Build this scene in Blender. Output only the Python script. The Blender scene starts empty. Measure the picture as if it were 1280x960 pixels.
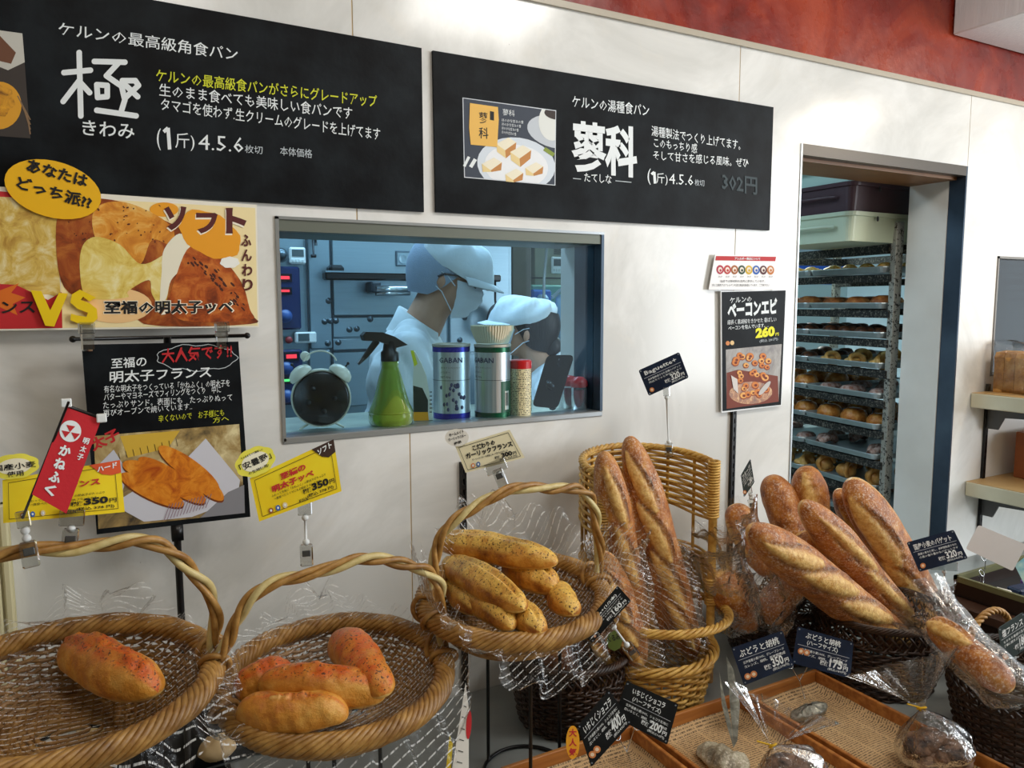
import bpy, math, random
import numpy as np
from math import radians, sin, cos, pi
from mathutils import Vector, Matrix

scn = bpy.context.scene
COL = scn.collection
# ------------------------------------------------------------------ camera (wall plane is y=0, z up, metres)
F = 955.0
_ex = np.array([1759., -107., F]); _ex /= np.linalg.norm(_ex)
_dn = np.array([27., 8920., F]); _dn -= _ex * _dn.dot(_ex); _dn /= np.linalg.norm(_dn)
_ez = -_dn; _ey = np.cross(_ez, _ex)
R = np.array([_ex, _ey, _ez])
CAM = np.array([0., -1.6, 1.5])
cd = bpy.data.cameras.new('camera'); cam = bpy.data.objects.new('camera', cd); COL.objects.link(cam)
cd.sensor_width = 36.0; cd.lens = F * 36 / 1280; cd.clip_start = .02; cd.clip_end = 60
_m = np.eye(4); _m[:3, 0] = R[:, 0]; _m[:3, 1] = -R[:, 1]; _m[:3, 2] = -R[:, 2]; _m[:3, 3] = CAM
cam.matrix_world = Matrix(_m.tolist())
scn.camera = cam
def ray(px, py): return R @ np.array([(px - 640) / F, (py - 480) / F, 1.])
def PY(px, py, y=0.):
    r = ray(px, py); return CAM + r * (y - CAM[1]) / r[1]
def PZ(px, py, z):
    r = ray(px, py); return CAM + r * (z - CAM[2]) / r[2]
def PD(px, py, d): return CAM + ray(px, py) * d

# ------------------------------------------------------------------ world, lights, exposure
scn.view_settings.view_transform = 'Standard'; scn.view_settings.look = 'None'
scn.view_settings.gamma = 1.0; scn.view_settings.use_curve_mapping = False
scn.view_settings.exposure = 0.5
w = bpy.data.worlds.new('daylight'); scn.world = w; w.use_nodes = True
bg = w.node_tree.nodes['Background']; bg.inputs[0].default_value = (.86, .93, 1., 1); bg.inputs[1].default_value = .9
def area(name, loc, target, sx, sy, power, col=(1, 1, 1)):
    l = bpy.data.lights.new(name, 'AREA'); l.shape = 'RECTANGLE'; l.size = sx; l.size_y = sy; l.energy = power; l.color = col
    o = bpy.data.objects.new(name, l); COL.objects.link(o); o.location = loc
    o.rotation_euler = (Vector(target) - Vector(loc)).to_track_quat('-Z', 'Y').to_euler(); return o
area('shop_overhead_light', (.2, -1.5, 2.76), (.5, -.5, 0), .6, .6, 7, (1, .94, .86))
area('shop_overhead_light', (1.5, -1.3, 2.76), (1.5, -.5, 0), .6, .6, 15, (1, .97, .92))
area('shop_overhead_light', (3.1, -.9, 2.34), (3.1, -.3, .6), .3, .3, 7, (1, .84, .66))
area('shopfront_daylight', (5.1, -3.4, 1.7), (1.4, 0, 1.3), 1.6, 2.0, 70, (.9, .96, 1.))
area('shop_overhead_light', (5.0, -2.6, 2.76), (5.0, -2.6, 0), 1.2, .16, 16, (.95, .98, 1.))  # added lamp, placed so its reflection makes the bright streak above the door
area('kitchen_tube_lamp', (.9, .8, 2.40), (.9, .9, 0), 1.6, .35, 15, (.62, .84, 1.))
area('kitchen_tube_lamp', (3.2, 2.2, 2.40), (2.9, 1.6, 0), 1.2, .3, 42, (.80, 1., .98))

# ------------------------------------------------------------------ mesh helpers
BASE = {}
def link(o, parent=None, base=None):
    COL.objects.link(o)
    if parent is not None: o.parent = parent
    return o
def thing(name, label, cat, loc, group=None, kind=None):
    o = bpy.data.objects.new(name, None); COL.objects.link(o); o.location = [float(v) for v in loc]; o.empty_display_size = .05
    BASE[o] = np.array(loc, float); tag(o, label, cat, group, kind); return o
def tag(o, label=None, cat=None, group=None, kind=None):
    if label: o['label'] = label
    if cat: o['category'] = cat
    if group: o['group'] = group
    if kind: o['kind'] = kind
    return o
class MB:
    """collects vertices, faces, uvs and a colour attribute"""
    def __init__(s): s.v = []; s.f = []; s.n = 0; s.c = []; s.uv = {}; s.mi = []; s.cur = 0
    def add(s, V, Fc, c=None):
        V = np.asarray(V, float).reshape(-1, 3); s.v.append(V)
        s.c.append(np.zeros((len(V), 3)) if c is None else np.asarray(c, float).reshape(-1, 3))
        n = s.n
        for f in Fc: s.f.append([int(i) + n for i in f]); s.mi.append(s.cur)
        s.n += len(V); return s
    def box(s, x0, x1, y0, y1, z0, z1, M=None, bev=0.):
        if bev > 0:
            X = [x0, x0 + bev, x1 - bev, x1]; Y_ = [y0, y0 + bev, y1 - bev, y1]; Z_ = [z0, z0 + bev, z1 - bev, z1]
            bm = []
            V = []
            def q(a, b, c): V.append((a, b, c)); return len(V) - 1
            g = {}
            for i in (0, 1):
                for j in (0, 1):
                    for k in (0, 1):
                        xi, xo = (x0 + bev, x0) if i == 0 else (x1 - bev, x1)
                        yi, yo = (y0 + bev, y0) if j == 0 else (y1 - bev, y1)
                        zi, zo = (z0 + bev, z0) if k == 0 else (z1 - bev, z1)
                        g[i, j, k] = (q(xo, yi, zi), q(xi, yo, zi), q(xi, yi, zo))
            Fc = []
            for i in (0, 1):
                r = [g[i, 0, 0][0], g[i, 1, 0][0], g[i, 1, 1][0], g[i, 0, 1][0]]; Fc.append(r if i else r[::-1])
                r = [g[0, i, 0][1], g[1, i, 0][1], g[1, i, 1][1], g[0, i, 1][1]]; Fc.append(r[::-1] if i else r)
                r = [g[0, 0, i][2], g[1, 0, i][2], g[1, 1, i][2], g[0, 1, i][2]]; Fc.append(r if i else r[::-1])
            for a in (0, 1):
                for b in (0, 1):
                    Fc.append([g[a, b, 0][0], g[a, b, 1][0], g[a, b, 1][1], g[a, b, 0][1]])
                    Fc.append([g[a, 0, b][0], g[a, 1, b][0], g[a, 1, b][2], g[a, 0, b][2]])
                    Fc.append([g[0, a, b][1], g[1, a, b][1], g[1, a, b][2], g[0, a, b][2]])
                    for c in (0, 1): Fc.append(list(g[a, b, c]))
            V = np.array(V)
        else:
            V = np.array([(x, y, z) for x in (x0, x1) for y in (y0, y1) for z in (z0, z1)], float)
            Fc = [(0, 1, 3, 2), (4, 6, 7, 5), (0, 4, 5, 1), (2, 3, 7, 6), (0, 2, 6, 4), (1, 5, 7, 3)]
        if M is not None: V = V @ np.array(M)[:3, :3].T + np.array(M)[:3, 3]
        return s.add(V, Fc)
    def grid(s, P, cu=False, cv=False, c=None):
        P = np.asarray(P, float); a, b = P.shape[:2]
        i = np.arange(a if cu else a - 1)[:, None]; j = np.arange(b if cv else b - 1)[None, :]
        i2 = (i + 1) % a; j2 = (j + 1) % b
        Q = np.stack([i * b + j + 0 * i, i2 * b + j, i2 * b + j2, i * b + j2], -1).reshape(-1, 4)
        return s.add(P.reshape(-1, 3), Q.tolist(), None if c is None else np.asarray(c).reshape(-1, 3))
    def tube(s, P, r, n=6, closed=False, cap=True, flat=1.):
        P = np.asarray(P, float); N = len(P)
        T = np.roll(P, -1, 0) - np.roll(P, 1, 0)
        if not closed: T[0] = P[1] - P[0]; T[-1] = P[-1] - P[-2]
        T /= np.linalg.norm(T, axis=1)[:, None] + 1e-12
        A = np.zeros_like(T); ref = np.array([0, 0, 1.]) if abs(T[0][2]) < .9 else np.array([1., 0, 0])
        a = ref - T[0] * ref.dot(T[0]); a /= np.linalg.norm(a)
        for k in range(N):
            a = a - T[k] * a.dot(T[k]); a = a / (math.sqrt(a.dot(a)) + 1e-12); A[k] = a
        B = np.cross(T, A); r = np.broadcast_to(np.asarray(r, float), (N,))
        th = np.arange(n) * 2 * pi / n
        G = P[:, None] + r[:, None, None] * (np.cos(th)[None, :, None] * A[:, None] + flat * np.sin(th)[None, :, None] * B[:, None])
        k0 = s.n; s.grid(G, cu=closed, cv=True)
        if not closed and cap:
            s.f.append([k0 + i for i in range(n)][::-1]); s.f.append([k0 + (N - 1) * n + i for i in range(n)]); s.mi += [s.cur, s.cur]
        return s
    def lathe(s, prof, c=(0, 0, 0), n=32, M=None):
        prof = np.asarray(prof, float); th = np.arange(n) * 2 * pi / n
        G = np.stack([prof[:, 0][:, None] * np.cos(th), prof[:, 0][:, None] * np.sin(th), np.repeat(prof[:, 1][:, None], n, 1)], -1)
        if M is not None: G = G @ np.array(M)[:3, :3].T + np.array(M)[:3, 3]
        return s.grid(G + np.array(c), cv=True)
    def ball(s, c, r, n=10, M=None):
        r = np.broadcast_to(np.asarray(r, float), (3,)); u = np.linspace(0, pi, n + 1); th = np.arange(2 * n) * pi / n
        G = np.stack([np.sin(u)[:, None] * np.cos(th), np.sin(u)[:, None] * np.sin(th), np.repeat(np.cos(u)[:, None], 2 * n, 1)], -1) * r
        if M is not None: G = G @ np.array(M)[:3, :3].T
        return s.grid(G + np.array(c), cv=True)
    def poly(s, P): P = np.asarray(P, float); return s.add(P, [list(range(len(P)))])
    def prism(s, P, d):
        P = np.asarray(P, float); d = np.asarray(d, float); n = len(P)
        return s.add(np.vstack([P, P + d]), [list(range(n)), [n + i for i in range(n)][::-1]] + [[i, (i + 1) % n, n + (i + 1) % n, n + i] for i in range(n)])
    def mesh(s, name, mats, base, smooth=False, uv=None):
        V = (np.vstack(s.v) if s.v else np.zeros((0, 3))) - base
        me = bpy.data.meshes.new(name); me.from_pydata(V.tolist(), [], s.f)
        mats = mats if isinstance(mats, (list, tuple)) else [mats]
        for m in mats: me.materials.append(m)
        if len(mats) > 1: me.polygons.foreach_set('material_index', s.mi)
        C = np.vstack(s.c) if s.c else np.zeros((0, 3))
        if C.any():
            at = me.color_attributes.new('A', 'FLOAT_COLOR', 'POINT')
            at.data.foreach_set('color', np.hstack([C, np.ones((len(C), 1))]).ravel())
        if uv is not None:
            ul = me.uv_layers.new(name='UVMap'); li = np.empty(len(me.loops), int); me.loops.foreach_get('vertex_index', li)
            ul.data.foreach_set('uv', np.asarray(uv)[li].ravel())
        if smooth: me.polygons.foreach_set('use_smooth', [True] * len(me.polygons))
        me.update(); return me
    def build(s, name, mats, parent=None, smooth=False, uv=None, base=None, label=None):
        b = BASE[parent] if parent is not None and base is None else (np.zeros(3) if base is None else np.array(base, float))
        me = s.mesh(name, mats, b, smooth, uv)
        o = bpy.data.objects.new(name, me); link(o, parent)
        if parent is None: o.location = b.tolist()
        BASE[o] = b
        if label: o['label'] = label
        return o
def box(name, m, x0, x1, y0, y1, z0, z1, parent=None, bev=0., label=None):
    return MB().box(x0, x1, y0, y1, z0, z1, None, bev).build(name, m, parent, base=None if parent is not None else ((x0 + x1) / 2, (y0 + y1) / 2, min(z0, z1)), label=label)
def frame(o, xa, za):
    """4x4 with local x = xa, local z close to za"""
    x = np.array(xa, float); x /= np.linalg.norm(x); z = np.array(za, float); z -= x * z.dot(x); z /= np.linalg.norm(z)
    M = np.eye(4); M[:3, 0] = x; M[:3, 1] = np.cross(z, x); M[:3, 2] = z; M[:3, 3] = o; return M
def xf(M, P): return np.asarray(P, float) @ M[:3, :3].T + M[:3, 3]
def spline(P, n):
    P = np.asarray(P, float); m = len(P); Q = np.vstack([2 * P[0] - P[1], P, 2 * P[-1] - P[-2]])
    t = np.linspace(0, m - 1 - 1e-9, n); i = t.astype(int); u = (t - i)[:, None]
    a, b, c, d = Q[i], Q[i + 1], Q[i + 2], Q[i + 3]
    return .5 * (2 * b + (c - a) * u + (2 * a - 5 * b + 4 * c - d) * u ** 2 + (3 * b - a - 3 * c + d) * u ** 3)
def copy_tree(o, parent=None):
    c = o.copy(); COL.objects.link(c)
    if parent is not None: c.parent = parent
    for ch in [x for x in o.children]: copy_tree(ch, c)
    return c

# ------------------------------------------------------------------ materials
MATS = {}
class NT:
    def __init__(s, name):
        s.m = bpy.data.materials.new(name); s.m.use_nodes = True; s.t = s.m.node_tree; s.n = s.t.nodes; s.l = s.t.links
        s.b = s.n['Principled BSDF']; s.o = s.n['Material Output']; s.co = None
    def N(s, typ, ins=None, **kw):
        n = s.n.new(typ)
        for k, v in kw.items(): setattr(n, k, v)
        for k, v in (ins or {}).items(): s.set(n.inputs[k], v)
        return n
    def set(s, sock, v):
        if hasattr(v, 'links') or isinstance(v, bpy.types.NodeSocket): s.l.new(v, sock)
        else: sock.default_value = v
    def obj(s):
        if s.co is None: s.co = s.N('ShaderNodeTexCoord')
        return s.co.outputs['Object']
    def noise(s, scale, detail=4, rough=.55, vec=None, dist=0., stretch=None):
        v = vec or s.obj()
        if stretch: v = s.N('ShaderNodeMapping', {'Vector': v, 'Scale': stretch}).outputs[0]
        return s.N('ShaderNodeTexNoise', {'Vector': v, 'Scale': scale, 'Detail': detail, 'Roughness': rough, 'Distortion': dist}).outputs['Fac']
    def ramp(s, fac, *st):
        r = s.N('ShaderNodeValToRGB', {'Fac': fac}); e = r.color_ramp.elements
        while len(e) < len(st): e.new(.5)
        for el, (p, c) in zip(e, st): el.position = p; el.color = c4(c)
        return r.outputs[0]
    def mix(s, fac, a, b, mode='MIX'):
        n = s.N('ShaderNodeMix', data_type='RGBA', blend_type=mode)
        s.set(n.inputs[0], fac); s.set(n.inputs[6], c4(a) if isinstance(a, tuple) else a); s.set(n.inputs[7], c4(b) if isinstance(b, tuple) else b)
        return n.outputs[2]
    def math(s, op, a, b=0.): return s.N('ShaderNodeMath', {0: a, 1: b}, operation=op).outputs[0]
    def bump(s, h, st, dist=.01):
        s.l.new(s.N('ShaderNodeBump', {'Height': h, 'Strength': st, 'Distance': dist}).outputs[0], s.b.inputs['Normal'])
def c4(c):
    if isinstance(c, (int, float)): c = (c, c, c)
    return (c[0], c[1], c[2], 1.)
def hx(h):
    f = lambda v: v / 12.92 if v <= .04045 else ((v + .055) / 1.055) ** 2.4
    return tuple(f(int(h[i:i + 2], 16) / 255) for i in (0, 2, 4))
def mat(name, col, rough=.5, metal=0., var=None, scale=20, bump=0., bscale=60, stretch=None, coat=0., spec=.5, trans=0., ior=1.45, emit=0.):
    if name in MATS: return MATS[name]
    col = hx(col) if isinstance(col, str) else col
    t = NT(name); b = t.b
    b.inputs['Roughness'].default_value = rough; b.inputs['Metallic'].default_value = metal
    b.inputs['Specular IOR Level'].default_value = spec; b.inputs['Coat Weight'].default_value = coat; b.inputs['Coat Roughness'].default_value = .08
    b.inputs['Transmission Weight'].default_value = trans; b.inputs['IOR'].default_value = ior
    if emit: b.inputs['Emission Color'].default_value = c4(col); b.inputs['Emission Strength'].default_value = emit
    if var is not None:
        var = hx(var) if isinstance(var, str) else var
        t.set(b.inputs['Base Color'], t.mix(t.ramp(t.noise(scale, stretch=stretch), (.38, 0), (.64, 1)), col, var))
    else:
        t.set(b.inputs['Base Color'], t.mix(t.noise(45, 2), c4(tuple(v * .96 for v in col)), c4(col)))
    if bump: t.bump(t.noise(bscale, 3, stretch=stretch), bump, .004)
    MATS[name] = t.m; return t.m
def ink(h): return mat('ink_' + h, h, .6)

def wall_mat():
    t = NT('wall_panel_marbled'); n1 = t.noise(1.6, 6, .62, dist=1.4); n2 = t.noise(9, 5, .6, dist=.8)
    c = t.mix(t.ramp(n1, (.42, 0), (.6, 1)), hx('D6D6D2'), hx('ECECE9'))
    c = t.mix(t.ramp(n2, (.55, 0), (.75, .35)), c, hx('E4DED2'))
    sp = t.N('ShaderNodeTexVoronoi', {'Vector': t.obj(), 'Scale': 16.}).outputs['Distance']
    c = t.mix(t.ramp(sp, (.0, .8), (.025, 0)), c, hx('8A8378'))
    t.set(t.b.inputs['Base Color'], c); t.b.inputs['Roughness'].default_value = .15
    t.b.inputs['Specular IOR Level'].default_value = .45
    t.bump(t.noise(3, 3), .05, .01); return t.m
def red_mat():
    t = NT('red_plaster'); n = t.noise(3.2, 6, .6, dist=1.0)
    c = t.ramp(n, (.3, hx('5E1914')), (.5, hx('84281C')), (.68, hx('A8442A')))
    t.set(t.b.inputs['Base Color'], c); t.set(t.b.inputs['Roughness'], t.ramp(t.noise(14, 4), (.3, .18), (.7, .42)))
    t.bump(t.noise(8, 6, .65), .35, .01); return t.m
def steel_mat(name='oven_steel', col='8FA3AE', r=.34):
    t = NT(name); n = t.noise(6, 4, stretch=(1, 1, 40))
    t.set(t.b.inputs['Base Color'], t.mix(n, hx(col), tuple(v * .8 for v in hx(col)))); t.b.inputs['Metallic'].default_value = .65
    t.b.inputs['Roughness'].default_value = r; return t.m
def wicker_mat(name, a, b, c, rough=.42):
    t = NT(name); n = t.noise(55, 4); n2 = t.noise(9, 3)
    k = t.mix(t.ramp(n, (.35, 0), (.65, 1)), hx(a), hx(b)); k = t.mix(t.ramp(n2, (.5, 0), (.75, .8)), k, hx(c))
    t.set(t.b.inputs['Base Color'], k); t.b.inputs['Roughness'].default_value = rough; t.bump(t.noise(160, 3), .25, .002); return t.m
def bread_mat(name, dark, mid, light, cut1, cut2, top, flour=.0, speck=None, rough=.55):
    """R of the colour attribute = opened score, G = topping, B = underside/paler band"""
    t = NT(name); A = t.N('ShaderNodeVertexColor', layer_name='A'); s = t.N('ShaderNodeSeparateColor', {'Color': A.outputs[0]})
    n = t.noise(26, 6, .62); c = t.ramp(n, (.33, hx(dark)), (.5, hx(mid)), (.68, hx(light)))
    c = t.mix(s.outputs['Blue'], c, t.mix(t.noise(40, 4), hx(light), hx(cut2)))
    cc = t.ramp(t.noise(70, 6, .7), (.35, hx(cut1)), (.62, hx(cut2)))
    c = t.mix(s.outputs['Red'], c, cc)
    tt = t.mix(t.ramp(t.noise(38, 5, .7), (.42, 0), (.62, .8)), hx(top), hx(mid))
    c = t.mix(s.outputs['Green'], c, tt)
    if speck:
        v = t.ramp(t.noise(260, 2), (.60, 0), (.635, 1)); c = t.mix(t.math('MULTIPLY', v, s.outputs['Green']), c, hx(speck))
    if flour:
        f = t.ramp(t.noise(190, 4, .75), (.50, 0), (.66, 1)); g = t.ramp(t.noise(12, 4), (.30, 0), (.6, flour * .9))
        f = t.math('MULTIPLY', t.math('MULTIPLY', f, g), t.math('SUBTRACT', 1., t.math('MULTIPLY', s.outputs['Red'], .75)))
        c = t.mix(f, c, hx('EFE4D2'))
    t.set(t.b.inputs['Base Color'], c); t.b.inputs['Roughness'].default_value = rough
    t.bump(t.math('ADD', t.noise(120, 6, .7), t.noise(30, 4)), .5, .004); return t.m
def cello_mat(name, prnt=True, ang=.5, sc=34., tint=(1, 1, 1), gl=.5):
    t = NT(name); t.n.remove(t.b)
    tr = t.N('ShaderNodeBsdfTransparent', {'Color': c4(tint)}); g = t.N('ShaderNodeBsdfGlossy', {'Roughness': .15})
    bn = t.N('ShaderNodeBump', {'Height': t.noise(38, 4, .6, dist=.6), 'Strength': .8, 'Distance': .01}); t.l.new(bn.outputs[0], g.inputs['Normal'])
    fr = t.N('ShaderNodeFresnel', {'IOR': 1.35}); t.l.new(bn.outputs[0], fr.inputs['Normal'])
    fac = t.math('ADD', t.math('MULTIPLY', fr.outputs[0], gl), .03 if prnt else .055)
    m = t.N('ShaderNodeMixShader'); t.l.new(fac, m.inputs[0]); t.l.new(tr.outputs[0], m.inputs[1]); t.l.new(g.outputs[0], m.inputs[2]); out = m.outputs[0]
    if prnt:
        uv = t.N('ShaderNodeUVMap').outputs[0]
        mp = t.N('ShaderNodeMapping', {'Vector': uv, 'Rotation': (0, 0, ang), 'Scale': (sc, sc, sc)}).outputs[0]
        sx = t.N('ShaderNodeSeparateXYZ', {'Vector': mp})
        line = t.math('LESS_THAN', t.math('FRACT', sx.outputs['Y']), .15)
        nz = t.N('ShaderNodeTexNoise', {'Vector': t.N('ShaderNodeMapping', {'Vector': mp, 'Scale': (11, 1, 1)}).outputs[0], 'Scale': 1.2, 'Detail': 2}).outputs['Fac']
        gap = t.math('LESS_THAN', t.math('FRACT', t.math('MULTIPLY', sx.outputs['X'], .8)), .82)
        k = t.math('MULTIPLY', t.math('MULTIPLY', line, gap), t.math('GREATER_THAN', nz, .44))
        d = t.N('ShaderNodeBsdfDiffuse', {'Color': (.93, .93, .91, 1)}); m2 = t.N('ShaderNodeMixShader')
        t.l.new(t.math('MULTIPLY', k, .62), m2.inputs[0]); t.l.new(out, m2.inputs[1]); t.l.new(d.outputs[0], m2.inputs[2]); out = m2.outputs[0]
    t.l.new(out, t.o.inputs[0]); return t.m
def glass_mat(name, tint, gl=.9, rough=.01, base=.04):
    t = NT(name); t.n.remove(t.b)
    tr = t.N('ShaderNodeBsdfTransparent', {'Color': c4(tint)}); g = t.N('ShaderNodeBsdfGlossy', {'Roughness': rough})
    fac = t.math('ADD', t.math('MULTIPLY', t.N('ShaderNodeFresnel', {'IOR': 1.45}).outputs[0], gl), base)
    m = t.N('ShaderNodeMixShader'); t.l.new(fac, m.inputs[0]); t.l.new(tr.outputs[0], m.inputs[1]); t.l.new(g.outputs[0], m.inputs[2])
    t.l.new(m.outputs[0], t.o.inputs[0]); return t.m
def newsprint_mat():
    t = NT('newsprint'); o = t.obj(); mp = t.N('ShaderNodeMapping', {'Vector': o, 'Scale': (1, 1, 1)}).outputs[0]; s = t.N('ShaderNodeSeparateXYZ', {'Vector': mp})
    ln = t.math('LESS_THAN', t.math('FRACT', t.math('MULTIPLY', s.outputs['Y'], 170)), .5)
    nz = t.N('ShaderNodeTexNoise', {'Vector': t.N('ShaderNodeMapping', {'Vector': o, 'Scale': (520, 170, 1)}).outputs[0], 'Scale': 1., 'Detail': 1}).outputs['Fac']
    col = t.math('LESS_THAN', t.math('FRACT', t.math('MULTIPLY', s.outputs['X'], 14)), .94)
    k = t.math('MULTIPLY', t.math('MULTIPLY', ln, col), t.math('GREATER_THAN', nz, .47))
    bs = t.mix(t.noise(20), hx('D9B98C'), hx('C29D6C'))
    t.set(t.b.inputs['Base Color'], t.mix(t.math('MULTIPLY', k, .8), bs, hx('3A2C20'))); t.b.inputs['Roughness'].default_value = .8; return t.m
def photo_mat(name, a, b, c, sc=30, det=5, dist=1.):
    t = NT(name); t.set(t.b.inputs['Base Color'], t.ramp(t.noise(sc, det, .65, dist=dist), (.3, hx(a)), (.5, hx(b)), (.7, hx(c)))); t.b.inputs['Roughness'].default_value = .35; return t.m
M_WALL = wall_mat(); M_RED = red_mat(); M_STEEL = steel_mat(); M_STEEL2 = steel_mat('dark_steel', '5D6E7A', .3)
M_WICK = wicker_mat('brown_rattan', '8E6228', 'B58A4A', '5C3C1A'); M_WICKD = wicker_mat('dark_brown_rattan', '26170E', '422A18', '140C07'); M_WICKL = wicker_mat('honey_wicker', 'B98838', 'DDB45E', '8E6022')
M_PALE = wicker_mat('pale_cane', 'D3C28A', 'C2AD70', 'A89460')
M_CELLO = cello_mat('printed_cellophane', True, .55, 34.); M_CLEAR = cello_mat('clear_cellophane', False, gl=.9)
M_CLEAR2 = cello_mat('soft_clear_film', False, gl=.55)
M_ACR = glass_mat('clear_acrylic', (.86, .87, .86), .9, .05, .10)
M_BLK = mat('black_metal', '0B0B0D', .35); M_BLKW = mat('black_paper_board', '0B0D10', .5, spec=.14, var='1B2024', scale=9, bump=.08, bscale=90)
M_WHITEP = mat('white_plastic', 'E9EEEE', .35); M_WOOD = mat('orange_wood', 'A0602A', .4, var='C07F3E', scale=5, stretch=(1, 14, 14), bump=.1)
M_NEWS = newsprint_mat()
M_BAG = bread_mat('baguette_crust', '74380F', 'AE6824', 'C98C3E', 'C08430', 'EBC67A', '4E220C', flour=.85, rough=.46)
M_GAR = bread_mat('garlic_bread_crust', '84440F', 'C27E28', 'DCA244', 'D8A440', 'F7DC8C', 'ECC05C', speck='5A3810', rough=.36)
M_MEN = bread_mat('mentaiko_roll_crust', 'AE6018', 'CF8A30', 'E2AC55', 'DA9438', 'F2CC80', 'CC5A16', speck='4A2A10', rough=.36)
# ------------------------------------------------------------------ the setting
WT = .2
wall = thing('wall_back', None, None, (0, 0, 0), kind='structure')
def panel(boxes):
    m = MB()
    for (x0, x1, z0, z1) in boxes: m.box(x0, x1, 0, WT, z0, z1)
    return m.build('panel', M_WALL, wall)
JT = 2.19
panel([(-1.6, -.662, 0, JT)])
panel([(-.658, .331, 0, JT), (.331, .4995, 1.673, JT), (.331, .6095, 0, 1.214)])
panel([(.5025, 1.137, 1.673, JT), (.6125, 1.137, 0, 1.214), (1.137, 1.5835, 0, JT)])
panel([(1.5865, 1.832, 0, JT), (1.832, 2.6475, 1.957, JT)])
panel([(2.6505, 2.861, 0, JT), (2.861, 3.6, 1.66, JT), (2.861, 3.6, 0, 1.227), (3.6, 4.4, 0, JT)])
sm = mat('joint_sealant', 'CDB48A', .6); b = MB()
for x, z0, z1 in ((-.66, 0, JT), (.501, 1.673, JT), (.611, 0, 1.214), (1.585, 0, JT), (2.649, 1.957, JT), (2.649, 0, 1.957)): b.box(x - .002, x + .002, .0015, .02, z0, z1)
b.build('joint_strip', sm, wall)
tag(box('wall_upper_red', M_RED, -1.6, 4.4, .004, .2, 2.205, 2.8), kind='structure')
tag(box('trim_1', mat('grey_trim', 'B8AF9E', .35), -1.6, 4.4, -.008, .1, 2.19, 2.205), kind='structure')
tag(box('ceiling', mat('ceiling_white', 'E8E6E0', .7), -2.2, 6.2, -4.3, .2, 2.8, 2.86), kind='structure')
t = NT('woven_wallpaper_white'); t.set(t.b.inputs['Base Color'], t.mix(t.noise(60, 3, stretch=(1, 1, .08)), hx('D9DCE2'), hx('EEF0F3'))); t.bump(t.noise(120, 3, stretch=(1, 1, .06)), .5, .003)
tag(box('ceiling_duct_box', t.m, 2.521, 4.4, -1.6, -.002, 2.367, 2.8, bev=.004), kind='structure')
tag(box('floor', mat('floor_tile_beige', 'A79C8C', .4, var='968B7C', scale=3), -2.2, 6.2, -4.3, .0, -.05, 0), kind='structure')
m_sw = mat('shop_wall_beige', 'B9AC98', .6, var='A89A86', scale=2)
tag(box('wall_left', m_sw, -2.26, -2.2, -4.3, .2, 0, 2.8), kind='structure')
tag(box('wall_front', m_sw, -2.2, 3.4, -4.36, -4.3, 0, 2.8), kind='structure')
# ---- window frame, sill, glass
wf = thing('window_1', None, None, (.734, 0, 1.214), kind='structure')
m_al = mat('aluminium_frame', 'A9AEB0', .3, .7); m_dk = mat('blue_grey_frame', '3C4754', .28, .6, var='4C5A68', scale=5)
m = MB(); m.box(.331, .338, -.004, .06, 1.214, 1.673); m.box(.331, 1.137, -.004, .06, 1.208, 1.222, bev=.002); m.box(.331, 1.137, -.004, .01, 1.668, 1.674); m.build('window_frame', m_al, wf)
MB().box(1.129, 1.137, -.003, .12, 1.222, 1.668).build('side_post', m_dk, wf)
MB().box(.338, 1.129, .0, .19, 1.645, 1.673).build('head_rail', mat('olive_grey_rail', '6D7268', .45, .3), wf)
MB().box(.331, 1.137, .06, .30, 1.205, 1.219, bev=.002).build('sill', mat('sill_stainless', '9AA39A', .4, .4, var='B5BDAF', scale=12), wf)
MB().box(.338, 1.129, .028, .032, 1.222, 1.645).build('pane', glass_mat('window_glass', (.84, .95, 1.), .42, .0, .004), wf)
# ---- doorway
dw = thing('door_1', None, None, (2.24, 0, 0), kind='structure')
MB().box(1.832, 1.838, -.003, .2, 0, 1.957).build('door_jamb', m_al, dw)
MB().box(2.640, 2.6475, -.003, .055, 0, 1.957).build('door_jamb', m_dk, dw)
MB().box(2.636, 2.6475, .055, .2, 0, 1.957).build('door_jamb', mat('passage_white', 'E6E3DC', .45, var='D8D4CC', scale=3), dw)
MB().box(1.838, 2.64, -.003, .03, 1.925, 1.957).build('door_head', mat('dark_bronze', '4A4238', .35, .3), dw)
MB().box(1.838, 2.64, .03, .2, 1.915, 1.957).build('door_head', mat('brown_head_board', '8A5F36', .45, var='7A5230', scale=4), dw)
# ---- second window at the right
w2 = thing('window_2', None, None, (3.2, 0, 1.227), kind='structure')
m = MB(); m.box(2.861, 2.869, -.004, .06, 1.227, 1.66); m.box(2.861, 3.6, -.004, .06, 1.652, 1.66); m.box(2.861, 3.6, -.004, .06, 1.227, 1.234); m.build('window_frame', mat('grey_window_frame', '7F7A74', .4, .5), w2)
MB().box(2.869, 3.6, .02, .026, 1.234, 1.652).build('pane', glass_mat('window_glass_b', (.62, .78, .84), .9, .02, .08), w2)
m = MB()
for z in (1.63, 1.60, 1.535, 1.50): m.box(2.9, 3.55, .06, .075, z, z + .008)
m.build('blind_slat', M_STEEL2, w2); MB().box(2.95, 3.3, .05, .06, 1.56, 1.585, bev=.004).build('grip', mat('slate_grip', '4A5560', .5), w2)
MB().box(2.885, 2.945, .05, .06, 1.27, 1.53).build('paper_slip', mat('slip_paper', 'D9DCD8', .7), w2)
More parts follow.
